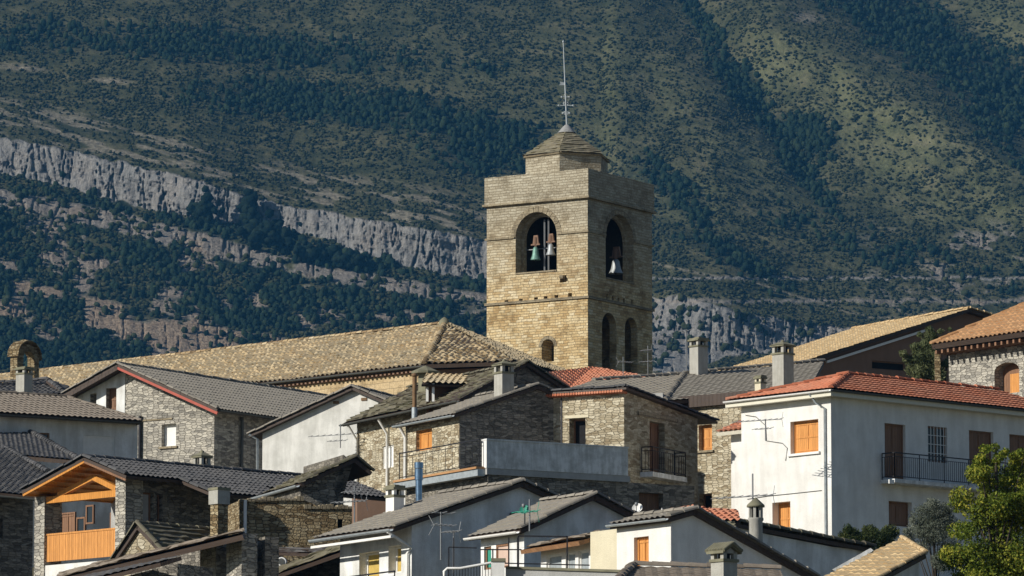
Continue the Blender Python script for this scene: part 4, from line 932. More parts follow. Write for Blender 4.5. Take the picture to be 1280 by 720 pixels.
# M: brown roof, far left
h = House('house', 'pale plastered house at the left edge under a low brown tiled roof', 157, 208, 60)
def build_M():
    fr = h.fr; oh = .5
    A, B = fr.S(-40, 518, oh), fr.S(177, 526.5, oh); z = B[2]
    D_ = 5.0; q = math.tan(R(17)); 
    a, b = fr.P(oh, A[1], z), fr.P(oh, B[1], z); best = min(np.arange(2, 10, .1), key=lambda k: abs(proj(fr.P(oh-k, A[1]+5, z+k*q))[1]-494.5))
    k = float(best); LOG.append(('M depth', k)); c, d = fr.P(oh-k, B[1], z+k*q), fr.P(oh-k, A[1], z+k*q)
    yc = min(np.arange(A[1], B[1], .05), key=lambda y_: abs(proj(fr.P(oh-k, y_, z+k*q))[0]-84)); c = fr.P(oh-k, float(yc), z+k*q); b2 = fr.P(oh-k, B[1]+1.0, z)
    h.roof = make_roof(h, [[a, b, c, d], [b, b2, c]], 'wave', 'brown_tile', 'under', [(b+up1(.03), c+up1(.03)), (c+up1(.03), d+up1(.03))], .14, 120, cap=.08)
    y1 = fr.S(172, 540)[1]
    h.opening('S', 104, 545, 143, 575, 'white', .12, name='garage_door', leaf='door_panel'); h.opening('S', 50, 541, 62, 556, 'glass', .15)
    y0 = A[1]
    h.walls('pale_plaster', [([fr.P(0, y0, h.loc.z-1), fr.P(0, y1, h.loc.z-1), fr.P(0, y1, z-.0), fr.P(0, y0, z-.0)], fr.X*(-k+1.4))])
    gutter(h, a+up1(-.06)+fr.X*.06, b+up1(-.06)+fr.X*.06, .07, 'zinc_dark')
    h.finish()
build_M()
# H: grey roofs right of centre
h = House('house', 'house with wide smooth grey roof and orange shutter beside the white house', 914, 210, 40)
fr = h.fr
e0, e1, r1, r0 = quad((831, 501, 210.5), (1010, 489, 214), (1030, 452, 222), (855, 467.5, 219))
h.roof = make_roof(h, [[e0, e1, r1, r0]], 'flat', 'grey_tile', 'under', [(r0+up1(.03), r1+up1(.03)), (e0+up1(.03), r0+up1(.03))], .16, 130)
h.opening('F', 873.5, 531, 890, 563, 'shutter', .3, sill='slab')
h.opening('F', 874, 617, 890, 640, 'black', .4, name='doorway', leaf='door')
xl = fr.F(868, 520)[0]; zt = fr.F(880, 505)[2]
h.walls('beige_rubble', [([fr.P(xl-3, 0, h.loc.z-1), fr.P(3, 0, h.loc.z-1), fr.P(3, 0, zt+.3), fr.P(xl-3, 0, zt+.3)], fr.Y*6)])
MB().prism([fr.P(xl-1.6, -.25, zt-.12), fr.P(2.6, -.25, zt-.12), fr.P(2.6, -.25, zt+.34), fr.P(xl-1.6, -.25, zt+.34)], fr.Y*.24).build('eave_board', 'under', h)
h.finish()
chimney(h, 873.5, 421.5, 467, 219, 23, 50, 'slab', body=.28, label='tall chimney with slotted cap and clay finial')
chimney(h, 979, 426.5, 476, 212, 27, 45, 'pyr', body=.35, label='white rendered chimney with lichen covered cap')
chimney(h, 950.5, 469.5, 488, 206, 14, 45, 'slab', 'cream', body=.55, label='short cream chimney stub')
h = House('house', 'house under the lower grey roof between the bell tower and the stone house', 780, 208, 40)
r0, e1, r1, e0 = quad((742, 476, 216), (829, 501.5, 210.3), (854, 468.0, 219), (706, 487.5, 212)); r0, e1, r1, e0 = quad((829, 501.5, 210.3), (854, 468, 219), (742, 476, 216), (706, 487.5, 212))[2], W3(829, 501.5, 210.3), W3(854, 468, 219), W3(706, 487.5, 212)
fr = h.fr
h.roof = make_roof(h, [[e0, e1, r1, r0]], 'flat', 'grey_tile', 'under', [(r0+up1(.03), r1+up1(.03))], .16, 134)
MB().prism([V_((p.x, p.y+.5, h.loc.z-1)) for p in (e0, e1, r1, r0)], (0, 0, e0.z-h.loc.z+.75)).build('wall', 'grey_plaster', h)
# K: white plaster gable
h = House('house', 'old white plastered house with plain stained gable wall left of centre', 512, 226, 22)
Wk = -h.fr.F(328, 560)[0]
front_house(h, [(310, 543.5), (440, 483.2), (525, 520)], 8.5, Wk, 'white_old', 'grey_tile', 'wave', ohf=.3, seed=140)
fr = h.fr; g = h.g
pipe(h, [fr.P(*fr.F(311, 543, -.3)), fr.P(*fr.F(322, 549, -.1)), fr.P(fr.F(322, 560, -.1)[0], -.1, h.loc.z)], .07, 'zinc')
for (x, y) in ((420, 503), (455, 499)):
    q = fr.P(*fr.F(x, y, -.02)); MB().bar(q-fr.X*.13, q+fr.X*.13, .04, .12).build('vent_grille', 'rust', h)
h.finish()
# J2: mossy roof house behind
h = House('house', 'stone house in the centre with mossy green old roof running up to a dark gable', 585, 206, 62)
def build_J2():
    fr = h.fr
    W_ = -fr.F(446, 560)[0]
    h.opening('F', 478, 557, 492, 585, 'white', .15, name='window')
    side_house(h, [(574, 499), (659, 452.5), (714, 489)], W_, 'beige_rubble', 'moss_tile', 'slab', ohv=.25, seed=150, ohl=.35)
    g = h.g; gutter(h, fr.P(g['x0'], g['ye']-.07, g['ze']-.05), fr.P(g['x1'], g['ye']-.07, g['ze']-.05), .07, 'zinc_dark')
    for px in (446, 484): q = fr.F(px, 560, -.08); pipe(h, [fr.P(q[0], g['ye']+.02, g['ze']-.1), fr.P(q[0], -.08, g['ze']-.7), fr.P(q[0], -.08, h.loc.z)], .06, 'wh_paint')
    # side gable in darker stone
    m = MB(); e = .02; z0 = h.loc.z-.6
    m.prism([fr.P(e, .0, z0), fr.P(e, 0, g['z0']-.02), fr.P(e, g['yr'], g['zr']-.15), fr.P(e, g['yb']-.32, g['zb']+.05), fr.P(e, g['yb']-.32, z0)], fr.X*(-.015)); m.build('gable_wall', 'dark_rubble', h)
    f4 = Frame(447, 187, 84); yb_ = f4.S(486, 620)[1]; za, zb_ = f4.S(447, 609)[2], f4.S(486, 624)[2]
    MB().prism([f4.P(0, 0, h.loc.z-3), f4.P(0, yb_, h.loc.z-3), f4.P(0, yb_, zb_), f4.P(0, 0, za)], f4.X*(-2.5)).build('shadow_block', 'brown_plaster', h)  # dark block added to stand in for the deep shadow by the lower wall
    # dormer with little barrel tile roof
    d = Frame(560, 209, 30); c = lambda x, y, D: W3(x, y, D)
    dz0 = W3(535, 503, 209).z; 
    pts = [c(527, 480, 208), c(584, 481, 209), c(588, 469.5, 212), c(533, 468.5, 211)]
    r2 = make_roof(h, [pts], 'barrel', 'old_tile', 'under', [], .1, 156, name='dormer_roof')
    m = MB(); m.prism([c(533, 482, 208.6)-up1(1.4), c(578, 482, 209.6)-up1(1.4), c(580, 476, 212)-up1(1.4), c(535, 476, 211)-up1(1.4)], (0, 0, 1.35)); m.build('dormer_wall', 'brown_plaster', (h, r2))
    m = MB()
    for x in (534, 541.5): p = c(x, 502, 208.4); m.bar(p, p+up1(.72), .1)
    m.bar(c(534, 482, 208.4), c(541.5, 482, 208.4), .08); m.build('window_frame', 'wh_paint', (h, r2))
    r3 = make_roof(h, [[c(580, 471, 212), c(622, 463.5, 213), c(622, 461, 215), c(583, 467.5, 214)]], 'barrel', 'old_tile', 'under', [], .1, 158, name='upper_roof_strip')
    # flat stone cap on a hidden stack
    m = MB(); q = c(532, 466, 213); 
    n = 8; 
    m.lathe(q, [(.3, -1.4), (.3, 0)], 4, 0, False); m.lathe(q, [(.001, -.02), (.60, -.05), (.62, .03), (.35, .15), (.15, .24), (.001, .30)], 9, 0, False); m.build('stone_capped_stack', 'stone_cap', (h, h.roof))
    t = MB(); p0, p1 = c(518, 530, 203), c(518.3, 471, 203); t.tube([p0, p0.lerp(p1, .35)], .11, 8, 1); t.tube([p0.lerp(p1, .33), p1], .085, 8, 0); t.lathe(p1, [(.085, 0), (.13, .02), (.13, .1), (.001, .16)], 8, 0); t.build('stove_pipe', ['rust', 'zinc'], (h, h.roof))
    h.finish()
build_J2()
# J: dark gable house with orange shutter
h = House('house', 'stone house with dark shaded gable and one orange shutter above the railed terrace', 574, 197, 60)
def build_J():
    fr = h.fr; W_ = -fr.F(507, 560)[0]
    h.opening('F', 520, 537, 540, 563, 'shutter', .25)
    side_house(h, [(568, 517.5), (672, 481.5), (720, 500)], W_, 'beige_rubble', 'grey_tile', 'flat', ohv=.18, seed=160, ohl=.3)
    g = h.g; gutter(h, fr.P(g['x0'], g['ye']-.07, g['ze']-.04), fr.P(g['x1'], g['ye']-.07, g['ze']-.04), .08, 'zinc')
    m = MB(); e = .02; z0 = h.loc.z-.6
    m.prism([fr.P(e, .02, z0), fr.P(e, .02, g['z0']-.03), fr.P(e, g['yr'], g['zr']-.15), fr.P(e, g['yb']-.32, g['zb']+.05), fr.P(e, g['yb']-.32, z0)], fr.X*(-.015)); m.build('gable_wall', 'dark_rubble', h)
    pipe(h, [fr.P(-W_+.1, g['ye'], g['ze']-.1), fr.P(-W_+.1, -.08, g['ze']-.5), fr.P(-W_+.1, -.08, h.loc.z)], .06, 'wh_paint')
    chimney(h, 630, 450.5, 497, 199, 25, 55, 'pyr', body=.37, label='grey chimney with pointed stone cap')
    h.finish()
build_J()
# I: sunlit stone block right of centre
h = House('house', 'square stone house in the middle, sunlit front and shaded balcony side', 780, 197.5, 30)
def build_I():
    fr = h.fr; W_ = -fr.F(674, 530)[0]; L_ = fr.S(872, 560)[1]
    h.opening('F', 711.5, 523, 732, 560, 'black', .45, name='doorway', leaf='door')
    h.opening('S', 812, 528, 831, 592, 'brown', .35, name='balcony_door', leaf='door')
    zf = fr.F(780, 489)[2]; p0 = fr.S(784, 484.5, .2); p1 = fr.S(889, 524, .2); sl = (p1[2]-p0[2])/(p1[1]-p0[1]); LOG.append(('I slope', sl, W_, L_))
    z_at = lambda y: p0[2]+sl*(y-p0[1])
    zb = h.loc.z-1
    h.walls('beige_rubble', [([fr.P(0, 0, zb), fr.P(0, 0, z_at(0)-.1), fr.P(0, L_, z_at(L_)-.1), fr.P(0, L_, zb)], fr.X*(-W_))])
    y0, y1 = -.28, L_+1.2
    A = [fr.P(-W_-.2, y1, z_at(y1)), fr.P(.25, y1, z_at(y1)), fr.P(.25, y0, z_at(y0)), fr.P(-W_-.2, y0, z_at(y0))]
    h.roof = make_roof(h, [A], 'wave', 'dark_tile', 'under', [(A[2]+up1(.02), A[3]+up1(.02)), (A[1]+up1(.02), A[2]+up1(.02))], .1, 170, cap=.09)
    m = MB(); n = 34
    for i in range(n): x = -W_-.1+(W_+.2)*(i+.5)/n; m.tube([fr.P(x, y0-.02, z_at(y0)-.14), fr.P(x, .1, z_at(0)-.16)], .055, 6)
    m.build('eave_tile_ends', 'red_tile', h)
    m = MB(); m.box(fr, -W_+.95, -W_+1.0, -.03, .003, fr.F(683, 560)[2], z_at(0)-.2); m.build('cable', 'iron', h)
    # small balcony on the shaded side
    u0, u1, a, b = h.rect('S', 800, 594, 843, 600); m = MB(); m.box(fr, .003, .55, u0, u1, a, b); bal = m.build('balcony', 'concrete', h)
    railing(h, fr.P(.5, u0+.05, b), fr.P(.5, u1-.05, b), .95, .14, parent=bal, ends=((fr.P(.5, u0+.05, b), fr.P(.05, u0+.05, b)), (fr.P(.5, u1-.05, b), fr.P(.05, u1-.05, b))))
    # lintels
    for (x0, x1, y, t) in ((797, 846, 524, 5), (796, 833, 613, 4)):
        u0, u1, a, b = h.rect('S', x0, y-t, x1, y); MB().box(fr, .003, .05, u0, u1, a, b).build('lintel', 'slab', h)
    u0, u1, a, b = h.rect('F', 706, 519, 736, 522.5); MB().box(fr, u0, u1, -.03, -.003, a, b).build('lintel', 'cream', h)
    m = MB(); e = .012
    h.finish()
build_I()
# terrace block
h = House('terrace_block', 'stone terrace block with blue grey concrete parapet and tiled balcony edge', 610, 190, 60, 'terrace')
def build_T():
    fr = h.fr; W_ = -fr.F(508, 600)[0]
    zt = fr.S(613, 585)[2]; L_ = fr.S(783, 590)[1]; zp = fr.S(613, 551)[2]
    h.opening('F', 556, 617, 581, 640, 'brown', .4, name='doorway', leaf='door'); 
    h.opening('S', 799, 616, 829, 642, 'brown', .4, name='doorway', leaf='door')
    h.walls('dark_rubble', [([fr.P(0, 0, h.loc.z-2), fr.P(-W_, 0, h.loc.z-2), fr.P(-W_, 0, zt-.25), fr.P(0, 0, zt-.25)], fr.Y*(fr.S(868, 600)[1]))])
    m = MB(); m.box(fr, -W_-.1, .1, -.1, L_+.1, zt-.246, zt-.02); m.build('terrace_slab', 'grey_plaster', h)
    m = MB(); m.box(fr, -.2, .12, -.1, L_, zt-.016, zp); m.build('parapet', 'concrete', h)
    MB().box(fr, -.24, .15, -.14, L_+.02, zp+.002, zp+.06).build('parapet_coping', 'concrete', h)
    MB().box(fr, -.21, .125, -.13, -.104, zt-.01, zp).build('parapet_end', 'wh_paint', h)
    # tiled edge and white fascia on the left side
    MB().box(fr, -W_-.2, -.02, -.42, -.12, zt-.30, zt-.05).build('fascia', 'zinc', h)
    MB().box(fr, -W_-.15, -.02, -.48, -.11, zt-.046, zt+.03).build('edge_tiles', 'orange_tile', h)
    railing(h, fr.P(-W_, -.3, zt+.03), fr.P(-.1, -.3, zt+.03), 1.0, .5)
    pipe(h, [fr.P(*fr.F(597, 612, -.1)), fr.P(fr.F(597, 612, -.1)[0], -.1, h.loc.z)], .05, 'iron')
    p0, p1 = W3(523.5, 645, 178), W3(523.5, 578, 178); r = 5.2/FPX*178
    m = MB(); m.tube([p0, p1-up1(.25)], r*.8, 12); m.tube([p1-up1(.6), p1-up1(.22)], r, 12); m.tube([p1-up1(.2), p1], r*1.08, 12); m.build('flue_pipe', 'steel', h)
    h.finish()
build_T()
# G: large white house
h = House('house', 'large white rendered house with red hipped roof and long iron balcony', 1038.5, 194, 48)
def build_G():
    fr = h.fr; W_ = -fr.F(927, 600)[0]; L_ = 13
    E = W3(1046, 485, 193.2); oh = .38; z = E.z
    h.opening('F', 988, 525.5, 1023, 566, 'shutter', .28, sill='wh_paint', label=None)
    h.opening('F', 965.5, 627.5, 988, 668, 'shutter', .42, name='doorway', leaf='door')
    h.opening('S', 1106, 530, 1132, 598, 'brown', .22, name='balcony_door', leaf='door'); h.opening('S', 1160, 533.5, 1184, 578, 'glass', .2, name='window')
    h.opening('S', 1211.5, 539, 1242, 603, 'brown', .22, name='balcony_door', leaf='door'); h.opening('S', 1262, 544, 1292, 607, 'brown', .22, name='balcony_door', leaf='door')
    h.opening('S', 1111, 627, 1140, 658, 'brown', .3)
    zb = h.loc.z-1.5
    h.walls('white', [([fr.P(0, 0, zb), fr.P(-W_, 0, zb), fr.P(-W_, 0, z-.2), fr.P(0, 0, z-.2)], fr.Y*L_)])
    xa = -W_/2; q = math.tan(R(21)); o = oh+.02
    c00, c10, c11, c01 = fr.P(-W_-o, -o, z), fr.P(o, -o, z), fr.P(o, L_+o, z), fr.P(-W_-o, L_+o, z)
    # apex from the picture corner
    k = W_/2+o; ya = min(np.arange(1, 8, .05), key=lambda y: abs(proj(fr.P(xa, y, z+k*q))[0]-1060)); LOG.append(('G apex', ya, proj(fr.P(xa, ya, z+k*q)), 'W', W_, 'left eave', proj(c00), 'corner', proj(c10)))
    a0, a1 = fr.P(xa, ya, z+k*q), fr.P(xa, L_-ya+2, z+k*q)
    h.roof = make_roof(h, [[c00, c10, a0], [c10, c11, a1, a0], [c01, c00, a0, a1]], 'marseille', 'red_tile', 'under', [(c10+up1(.04), a0+up1(.04)), (a0+up1(.03), a1+up1(.03)), (c00+up1(.04), a0+up1(.04))], .1, 180, cap=.11)
    m = MB(); e = o+.02
    m.box(fr, -W_-e, e, -e, -e+.06, z-.26, z-.02); m.box(fr, e-.06, e, -e+.06, L_, z-.26, z-.02); m.box(fr, -W_-e+.06, e-.06, -e+.06, -.004, z-.25, z-.19); m.box(fr, .004, e-.06, -.004, L_, z-.25, z-.19); m.build('cornice', 'cornice', h)
    gutter(h, fr.P(-W_-e, -e-.07, z-.04), fr.P(e, -e-.07, z-.04), .07, 'wh_paint'); gutter(h, fr.P(e+.07, -e, z-.04), fr.P(e+.07, L_, z-.04), .07, 'zinc_dark')
    q1 = fr.F(1031, 520, -.06); pipe(h, [fr.P(q1[0]-.4, -e-.05, z-.1), fr.P(q1[0]-.3, -.2, z-.45), fr.P(q1[0], -.06, z-.65), fr.P(q1[0], -.06, h.loc.z)], .045, 'zinc')
    # lower wing set back on the left
    xl = fr.F(914, 600, 1.2)[0]
    MB().box(fr, xl, -W_-.003, 1.2, 6, zb, z-1.05).build('side_wing', 'white', h)
    zz = z-1.0; P_ = [fr.P(xl-.3, .7, zz), fr.P(-W_-.01, .7, zz), fr.P(-W_-.01, 3.4, zz+1.0), fr.P(xl-.3, 3.4, zz+1.0)]
    make_roof(h, [P_], 'barrel', 'red_tile', 'cornice', [], .14, 185, name='wing_roof')
    # balcony
    u0, u1, a, b = h.rect('S', 1101, 599.5, 1262, 606); z1 = fr.S(1102, 600)[2]; m = MB(); m.box(fr, .003, .72, u0, u1, z1-.14, z1); bal = m.build('balcony', 'concrete', h)
    railing(h, fr.P(.68, u0+.04, z1), fr.P(.68, u1, z1), .98, .11, parent=bal, ends=((fr.P(.68, u0+.04, z1), fr.P(.04, u0+.04, z1)),))
    q2 = fr.P(*fr.S(1114, 602, .74)); MB().bar(q2-fr.Y*.12, q2+fr.Y*.14, .05, .15).build('lamp_box', 'wh_paint', (h, bal))
    # window bars
    u0, u1, a, b = h.rect('S', 1160, 533.5, 1184, 578); m = MB()
    for i in range(1, 6): y = u0+(u1-u0)*i/6; m.box(fr, -.03, -.01, y-.01, y+.01, a, b)
    for i in range(1, 4): zc = a+(b-a)*i/4; m.box(fr, -.045, -.031, u0, u1, zc-.012, zc+.012)
    m.build('window_bars', 'wh_paint', h)
    m = MB()
    m.tube([fr.P(*fr.F(x, y, -.02)) for x, y in ((934, 624), (960, 620), (990, 617), (1027, 613))], .012, 5); m.tube([fr.P(*fr.F(x, y, -.02)) for x, y in ((932, 519), (945, 521), (957, 532), (958, 551), (978, 554), (984, 560), (982, 576))], .014, 5); m.build('wall_cable', 'zinc_dark', h)
    h.finish()
build_G()
# N: dark roof bottom left
h = House('house', 'dark stone house in the bottom left corner with big dark grey tiled roof', 43, 186, 55)
def build_N():
    fr = h.fr
    c = W3
    A = [c(-60, 617, 186), c(52, 621, 185), c(103, 572, 194), c(20, 545, 200), c(-60, 527, 206)]
    e0, e1 = c(-60, 610, 184), c(47, 620.5, 184); r1 = c(44, 541, 205); r0 = c(-60, 536, 203)
    p = [e0, c(50, 621, 184), c(4, 562, 197), c(-60, 553, 195)]
    h.roof = make_roof(h, [[e0, e1, c(60, 591, 190), c(4, 560, 197.5), c(-60, 556, 196)], ], 'fine', 'dark_tile', 'under', [(c(60, 591, 190)+up1(.05), c(4, 560, 197.5)+up1(.05))], .16, 190)
    r2 = make_roof(h, [[c(-60, 562, 198), c(100, 576, 196), c(74, 561, 201), c(38, 541, 206), c(-60, 537, 206)]], 'fine', 'dark_tile', 'under', [(c(38, 541, 206)+up1(.05), c(-60, 537, 206)+up1(.05)), (c(100, 576, 196)+up1(.05), c(38, 541, 206)+up1(.05))], .16, 195, name='upper_roof')
    h.opening('S', -5, 648, 4, 672, 'glass', .3)
    y0 = fr.S(-60, 640)[1]; z = e0.z
    h.walls('dark_rubble', [([fr.P(0, y0, h.loc.z-2), fr.P(0, -.0, h.loc.z-2), fr.P(0, 0, z-.2), fr.P(0, y0, z-.2)], fr.X*(-5))])
    gutter(h, e0-V_((0, .08, .1)), e1-V_((0, .08, .1)), .08, 'zinc_dark'); h.finish()
build_N()
# O: porch house
h = House('house', 'stone house lower left with orange timber porch balcony and dark tiled roof', 158, 171, 45)
def build_O():
    fr = h.fr; W_ = -fr.F(43, 660)[0]; of = .55
    L, Rg, E = fr.F(27, 613.5, -of), fr.F(104.5, 571.5, -of), fr.F(158, 594, -of)
    zl, zr, ze = L[2], Rg[2], E[2]; LOG.append(('O', L, Rg, E, W_))
    wx = lambda x: (zl+(zr-zl)*(x-L[0])/(Rg[0]-L[0]) if x < Rg[0] else zr+(ze-zr)*(x-Rg[0])/(E[0]-Rg[0]))-.2
    zb = h.loc.z-1.5; zf = fr.F(100, 703)[2]     # porch floor
    lp = -fr.F(55.5, 650)[0]; rp = -fr.F(144, 650)[0]; Lh = fr.S(250, 640)[1]
    # pillars
    zE = min(wx(0), 1e9)
    for (a, b) in ((-W_, -lp), (-rp, 0)):
        m = MB(); m.box(fr, a, b, 0, .75, zb, wx((a+b)/2)-.05); m.build('pillar', 'grey_rubble', h)
    MB().box(fr, -W_+.02, -rp-.003, .05, 3.5, zb, zf).build('porch_base', 'white', h)
    # back wall and rest of the house
    h.fr2 = fr
    h.opening('F', 71, 640, 89, 676, 'brown', .25, plane=3.5, name='doorway', leaf='door'); h.opening('F', 92, 646, 103, 668, 'glass', .2, plane=3.5); h.opening('F', 106, 631, 116, 655, 'glass', .12, plane=3.5); h.opening('F', 134, 640, 142, 676, 'brown', .2, plane=3.5, name='doorway', leaf='door')
    h.opening('S', 173, 615, 192, 655, 'grey_plaster', .25); h.opening('S', 196, 618, 203, 655, 'black', .25)
    poly = [fr.P(-W_+.1, 3.5, zb), fr.P(-.0, 3.5, zb), fr.P(0, 3.5, wx(0)), fr.P(Rg[0], 3.5, wx(Rg[0])), fr.P(-W_+.1, 3.5, wx(-W_+.1))]
    h.walls('grey_plaster', [(poly, fr.Y*(Lh-3.5))])
    m = MB(); m.box(fr, -.3, 0.004, .76, Lh+3, zb, wx(0)+.0)
    cc = MB()
    for o_ in ((173, 615, 192, 655), (196, 618, 203, 655)):
        u0, u1, a, b = h.rect('S', *o_); cc.box(fr, -.5, .3, u0, u1, a, b)
    m.build('side_wall', 'dark_rubble', h, cuts=cc)
    Lr = 11.5; ov = Lh+.2
    xe2 = E[0]+1.45; ze2 = ze+(ze-zr)/(E[0]-Rg[0])*1.45; y2 = fr.S(226, 594, E[0])[1]; LOG.append(('O y2', y2, Lh))
    P_ = fr.P
    A = [P_(E[0], Lr, ze), P_(E[0], -of, ze), P_(Rg[0], -of, zr), P_(Rg[0], Lr, zr)]; B = [P_(L[0], Lr, zl), P_(L[0], -of, zl), A[2], A[3]]
    Cx = [P_(xe2, y2+3.6, ze2), P_(xe2, y2, ze2), P_(E[0]+.0, y2, ze+.0), P_(E[0], y2+3.6, ze+.0)]
    h.roof = make_roof(h, [A, B, Cx], 'fine', 'dark_tile', 'under', [(A[2]+up1(.04), A[3]+up1(.04)), (A[1]+up1(.04), A[2]+up1(.04)), (B[2]+up1(.04), B[1]+up1(.04)), (Cx[1]+up1(.04), Cx[2]+up1(.04))], .11, 200, cap=.1)
    # gable timbers
    m = MB(); ow = 'orange_wood'
    a, b = P_(*fr.F(62, 624.5, .15)), P_(*fr.F(147, 616.5, .15)); z = (a.z+b.z)/2
    x0, x1 = -lp+.0, -rp+.1
    zbm = fr.F(100, 621.5, .15)[2]
    m.box(fr, x0-.3, x1+.05, .06, .26, zbm-.11, zbm+.11)
    m.build('tie_beam', ow, h)
    ap = fr.F(118, 597, .15); l_, r_ = fr.F(74, 619, .15), fr.F(146, 611, .15)
    m = MB(); m.bar(P_(l_[0], .16, l_[2]), P_(*ap), .17, .17); m.build('rafter', ow, h)
    m = MB(); m.bar(P_(r_[0], .16, r_[2]), P_(*ap), .17, .17); m.build('rafter', ow, h)
    # soffit panel boards
    m = MB(); m.prism([P_(x1-1.4, .5, zbm+.7), P_(x1+.1, .5, zbm+.15), P_(x1+.1, .5, wx(x1)-.0), P_(x1-1.4, .5, wx(x1-1.4))], fr.Y*.05); m.build('gable_boards', ow, h)
    m = MB(); m.bar(P_(L[0]+.05, -of+.03, zl-.15), P_(Rg[0], -of+.03, zr-.15), .04, .07); m.build('barge_board', ow, h)
    m = MB(); m.bar(P_(E[0]-.05, -of+.03, ze-.15), P_(Rg[0], -of+.03, zr-.15), .04, .07); m.build('barge_board', 'brown_wood', h)
    m = MB(); q_ = lambda x, z: P_(x, -of+.06, z-.135); m.prism([q_(L[0]+.08, zl), q_(Rg[0], zr), q_(Rg[0], zr)-up1(.02), q_(L[0]+.08, zl)-up1(.02)], fr.Y*4.0); m.build('soffit', ow, h)
    m = MB()
    for i in range(7):
        t = i/7+.05; x = L[0]+(Rg[0]-L[0])*t; zz = zl+(zr-zl)*t; m.bar(P_(x, -of+.06, zz-.17), P_(x, 3.5, zz-.17), .1, .1)
    m.build('purlins', ow, h)
    # balcony boards
    zt = fr.F(100, 665.5)[2]; z0 = fr.F(100, 698.5)[2]; m = MB(); x0 = -lp+.02; x1 = -rp-.02; n = 22
    for i in range(n): a = x0+(x1-x0)*i/n; m.box(fr, a+.004, a+(x1-x0)/n-.004, .1, .13, z0, zt)
    m.box(fr, x0, x1, .08, .15, zt+.002, zt+.06); m.build('balustrade', 'shutter', h, label='orange vertical boards closing the porch balcony')
    h.finish()
build_O()
# ---------------------------------------------------------------- front row
# Q: golden brown rubble wall house
h = House('house', 'rough brown rubble house lower left of centre with slanting mossy verge', 376, 166, 70)
def build_Q():
    fr = h.fr; W_ = -fr.F(326, 640)[0]
    side_house(h, [(375, 604), (444, 572), (466, 590)], W_, 'dark_rubble', 'moss_tile', 'slab', ohv=.22, seed=210, ohl=.2, backoh=.9)
    g = h.g; gutter(h, fr.P(g['x0']-.3, g['ye']-.08, g['ze']-.06), fr.P(g['x1'], g['ye']-.08, g['ze']-.06), .08, 'zinc')
    f2 = Frame(301, 161.5, 76); y1 = f2.S(440, 660)[1]; z0 = f2.S(301, 625)[2]; z1 = f2.S(378, 624)[2]; z2 = f2.S(440, 634)[2]; zb = h.loc.z-1.5; ym = f2.S(378, 640)[1]
    cut = MB(); ua, ub = f2.S(422, 655)[1], f2.S(428.5, 655)[1]; za, zb_ = f2.S(425, 660)[2], f2.S(425, 649)[2]; cut.box(f2, -.6, .3, ua, ub, za, zb_)
    m = MB(); m.prism([f2.P(0, 0, zb), f2.P(0, 0, z0), f2.P(0, ym, z1), f2.P(0, ym+.6, z1-.25), f2.P(0, y1, z2), f2.P(0, y1, zb)], f2.X*(-3.0)); m.build('lower_wall', 'ochre_rubble', h, cuts=cut)
    rg = random.Random(4); m = MB(); n = 30
    for i in range(n):
        y = y1*i/n; z = z0+(z1-z0)*min(1, y/ym) if y < ym else z1-.25+(z2-z1+.25)*(y-ym)/(y1-ym)
        m.box(f2, -.34, .05, y+.01, y+y1/n-.01, z-.05, z+rg.uniform(.01, .11))
    m.build('wall_coping', 'slab', h)
    pipe(h, [f2.P(.06, .15, z0), f2.P(.06, .15, z0-2.2)], .05, 'wh_paint')
    chimney(h, 275, 610, 690, 161, 27, 50, 'box', 'ochre_rubble', body=.26, label='stone chimney stack with square concrete head')
    chimney(h, 253, 564.5, 590, 176, 22, 45, 'pyr', body=.75)
build_Q()
# P: small stone gable with slab roof
h = House('shed', 'small stone gable shed with mossy slab roof below the timber porch', 203, 160, 40, 'shed')
front_house(h, [(138, 704), (171, 654.5), (208, 694)], 6.5, 2.2, 'beige_rubble', 'moss_tile', 'slab', ohf=.12, seed=220, ohb=0)
# R: low roofs bottom left
h = House('house', 'low house at the bottom left with sloping pale edged roof over stone pillars', 301, 152, 62)
def build_R():
    fr = h.fr; W_ = -fr.F(60, 720)[0]
    a0, a1 = fr.F(75, 722, -.4), fr.F(292, 671, -.4)
    z = a1[2]; zb = h.loc.z-2
    P0, P1 = W3(70, 724, 156.5), W3(303, 668, 150.5); P2, P3 = W3(306, 664, 153.5), W3(75, 717, 160.5)
    h.roof = make_roof(h, [[P0, P1, P2, P3]], 'slab', 'brown_tile', 'under', [], .16, 230)
    for x0, x1, yt in ((250, 270, 690), (283, 302, 681)):
        u0, u1, a, b = h.rect('F', x0, yt, x1, 720); MB().box(fr, u0, u1, 0, .5, zb, b+.3).build('pillar', 'grey_rubble', h)
    u0 = fr.F(60, 720)[0]
    MB().prism([fr.P(u0, .8, zb), fr.P(0, .8, zb), fr.P(0, .8, fr.F(300, 676, .8)[2]), fr.P(u0, .8, fr.F(60, 728, .8)[2])], fr.Y*.45).build('wall', 'dark_rubble', h)
    P0, P1 = W3(150, 733, 146), W3(258, 684, 147); P2, P3 = W3(262, 680, 149), W3(150, 724, 149)
    u = W3(196, 712, 146.0)
build_R()
h = House('shed', 'dark tiled lean-to roof at the bottom left below the stone pillars', 262, 146, 62, 'shed')
def build_R2():
    fr = h.fr
    p = [W3(60, 738, 147), W3(232, 694, 145), W3(288, 716, 148.5), W3(290, 745, 146)]
    h.roof = make_roof(h, [[W3(70, 735, 147.5), W3(200, 703, 145), W3(226, 695, 147.2), W3(90, 724, 150)]], 'flat', 'dark_tile', 'under', [], .12, 236)
    q = [W3(80, 735, 148), W3(222, 700, 146.8)]
    MB().prism([V_((q[0].x, q[0].y, h.loc.z-2)), V_((q[1].x, q[1].y, h.loc.z-2)), q[1]-up1(.1), q[0]-up1(.1)], (.9, 1.6, 0)).build('wall', 'dark_rubble', h)
build_R2()
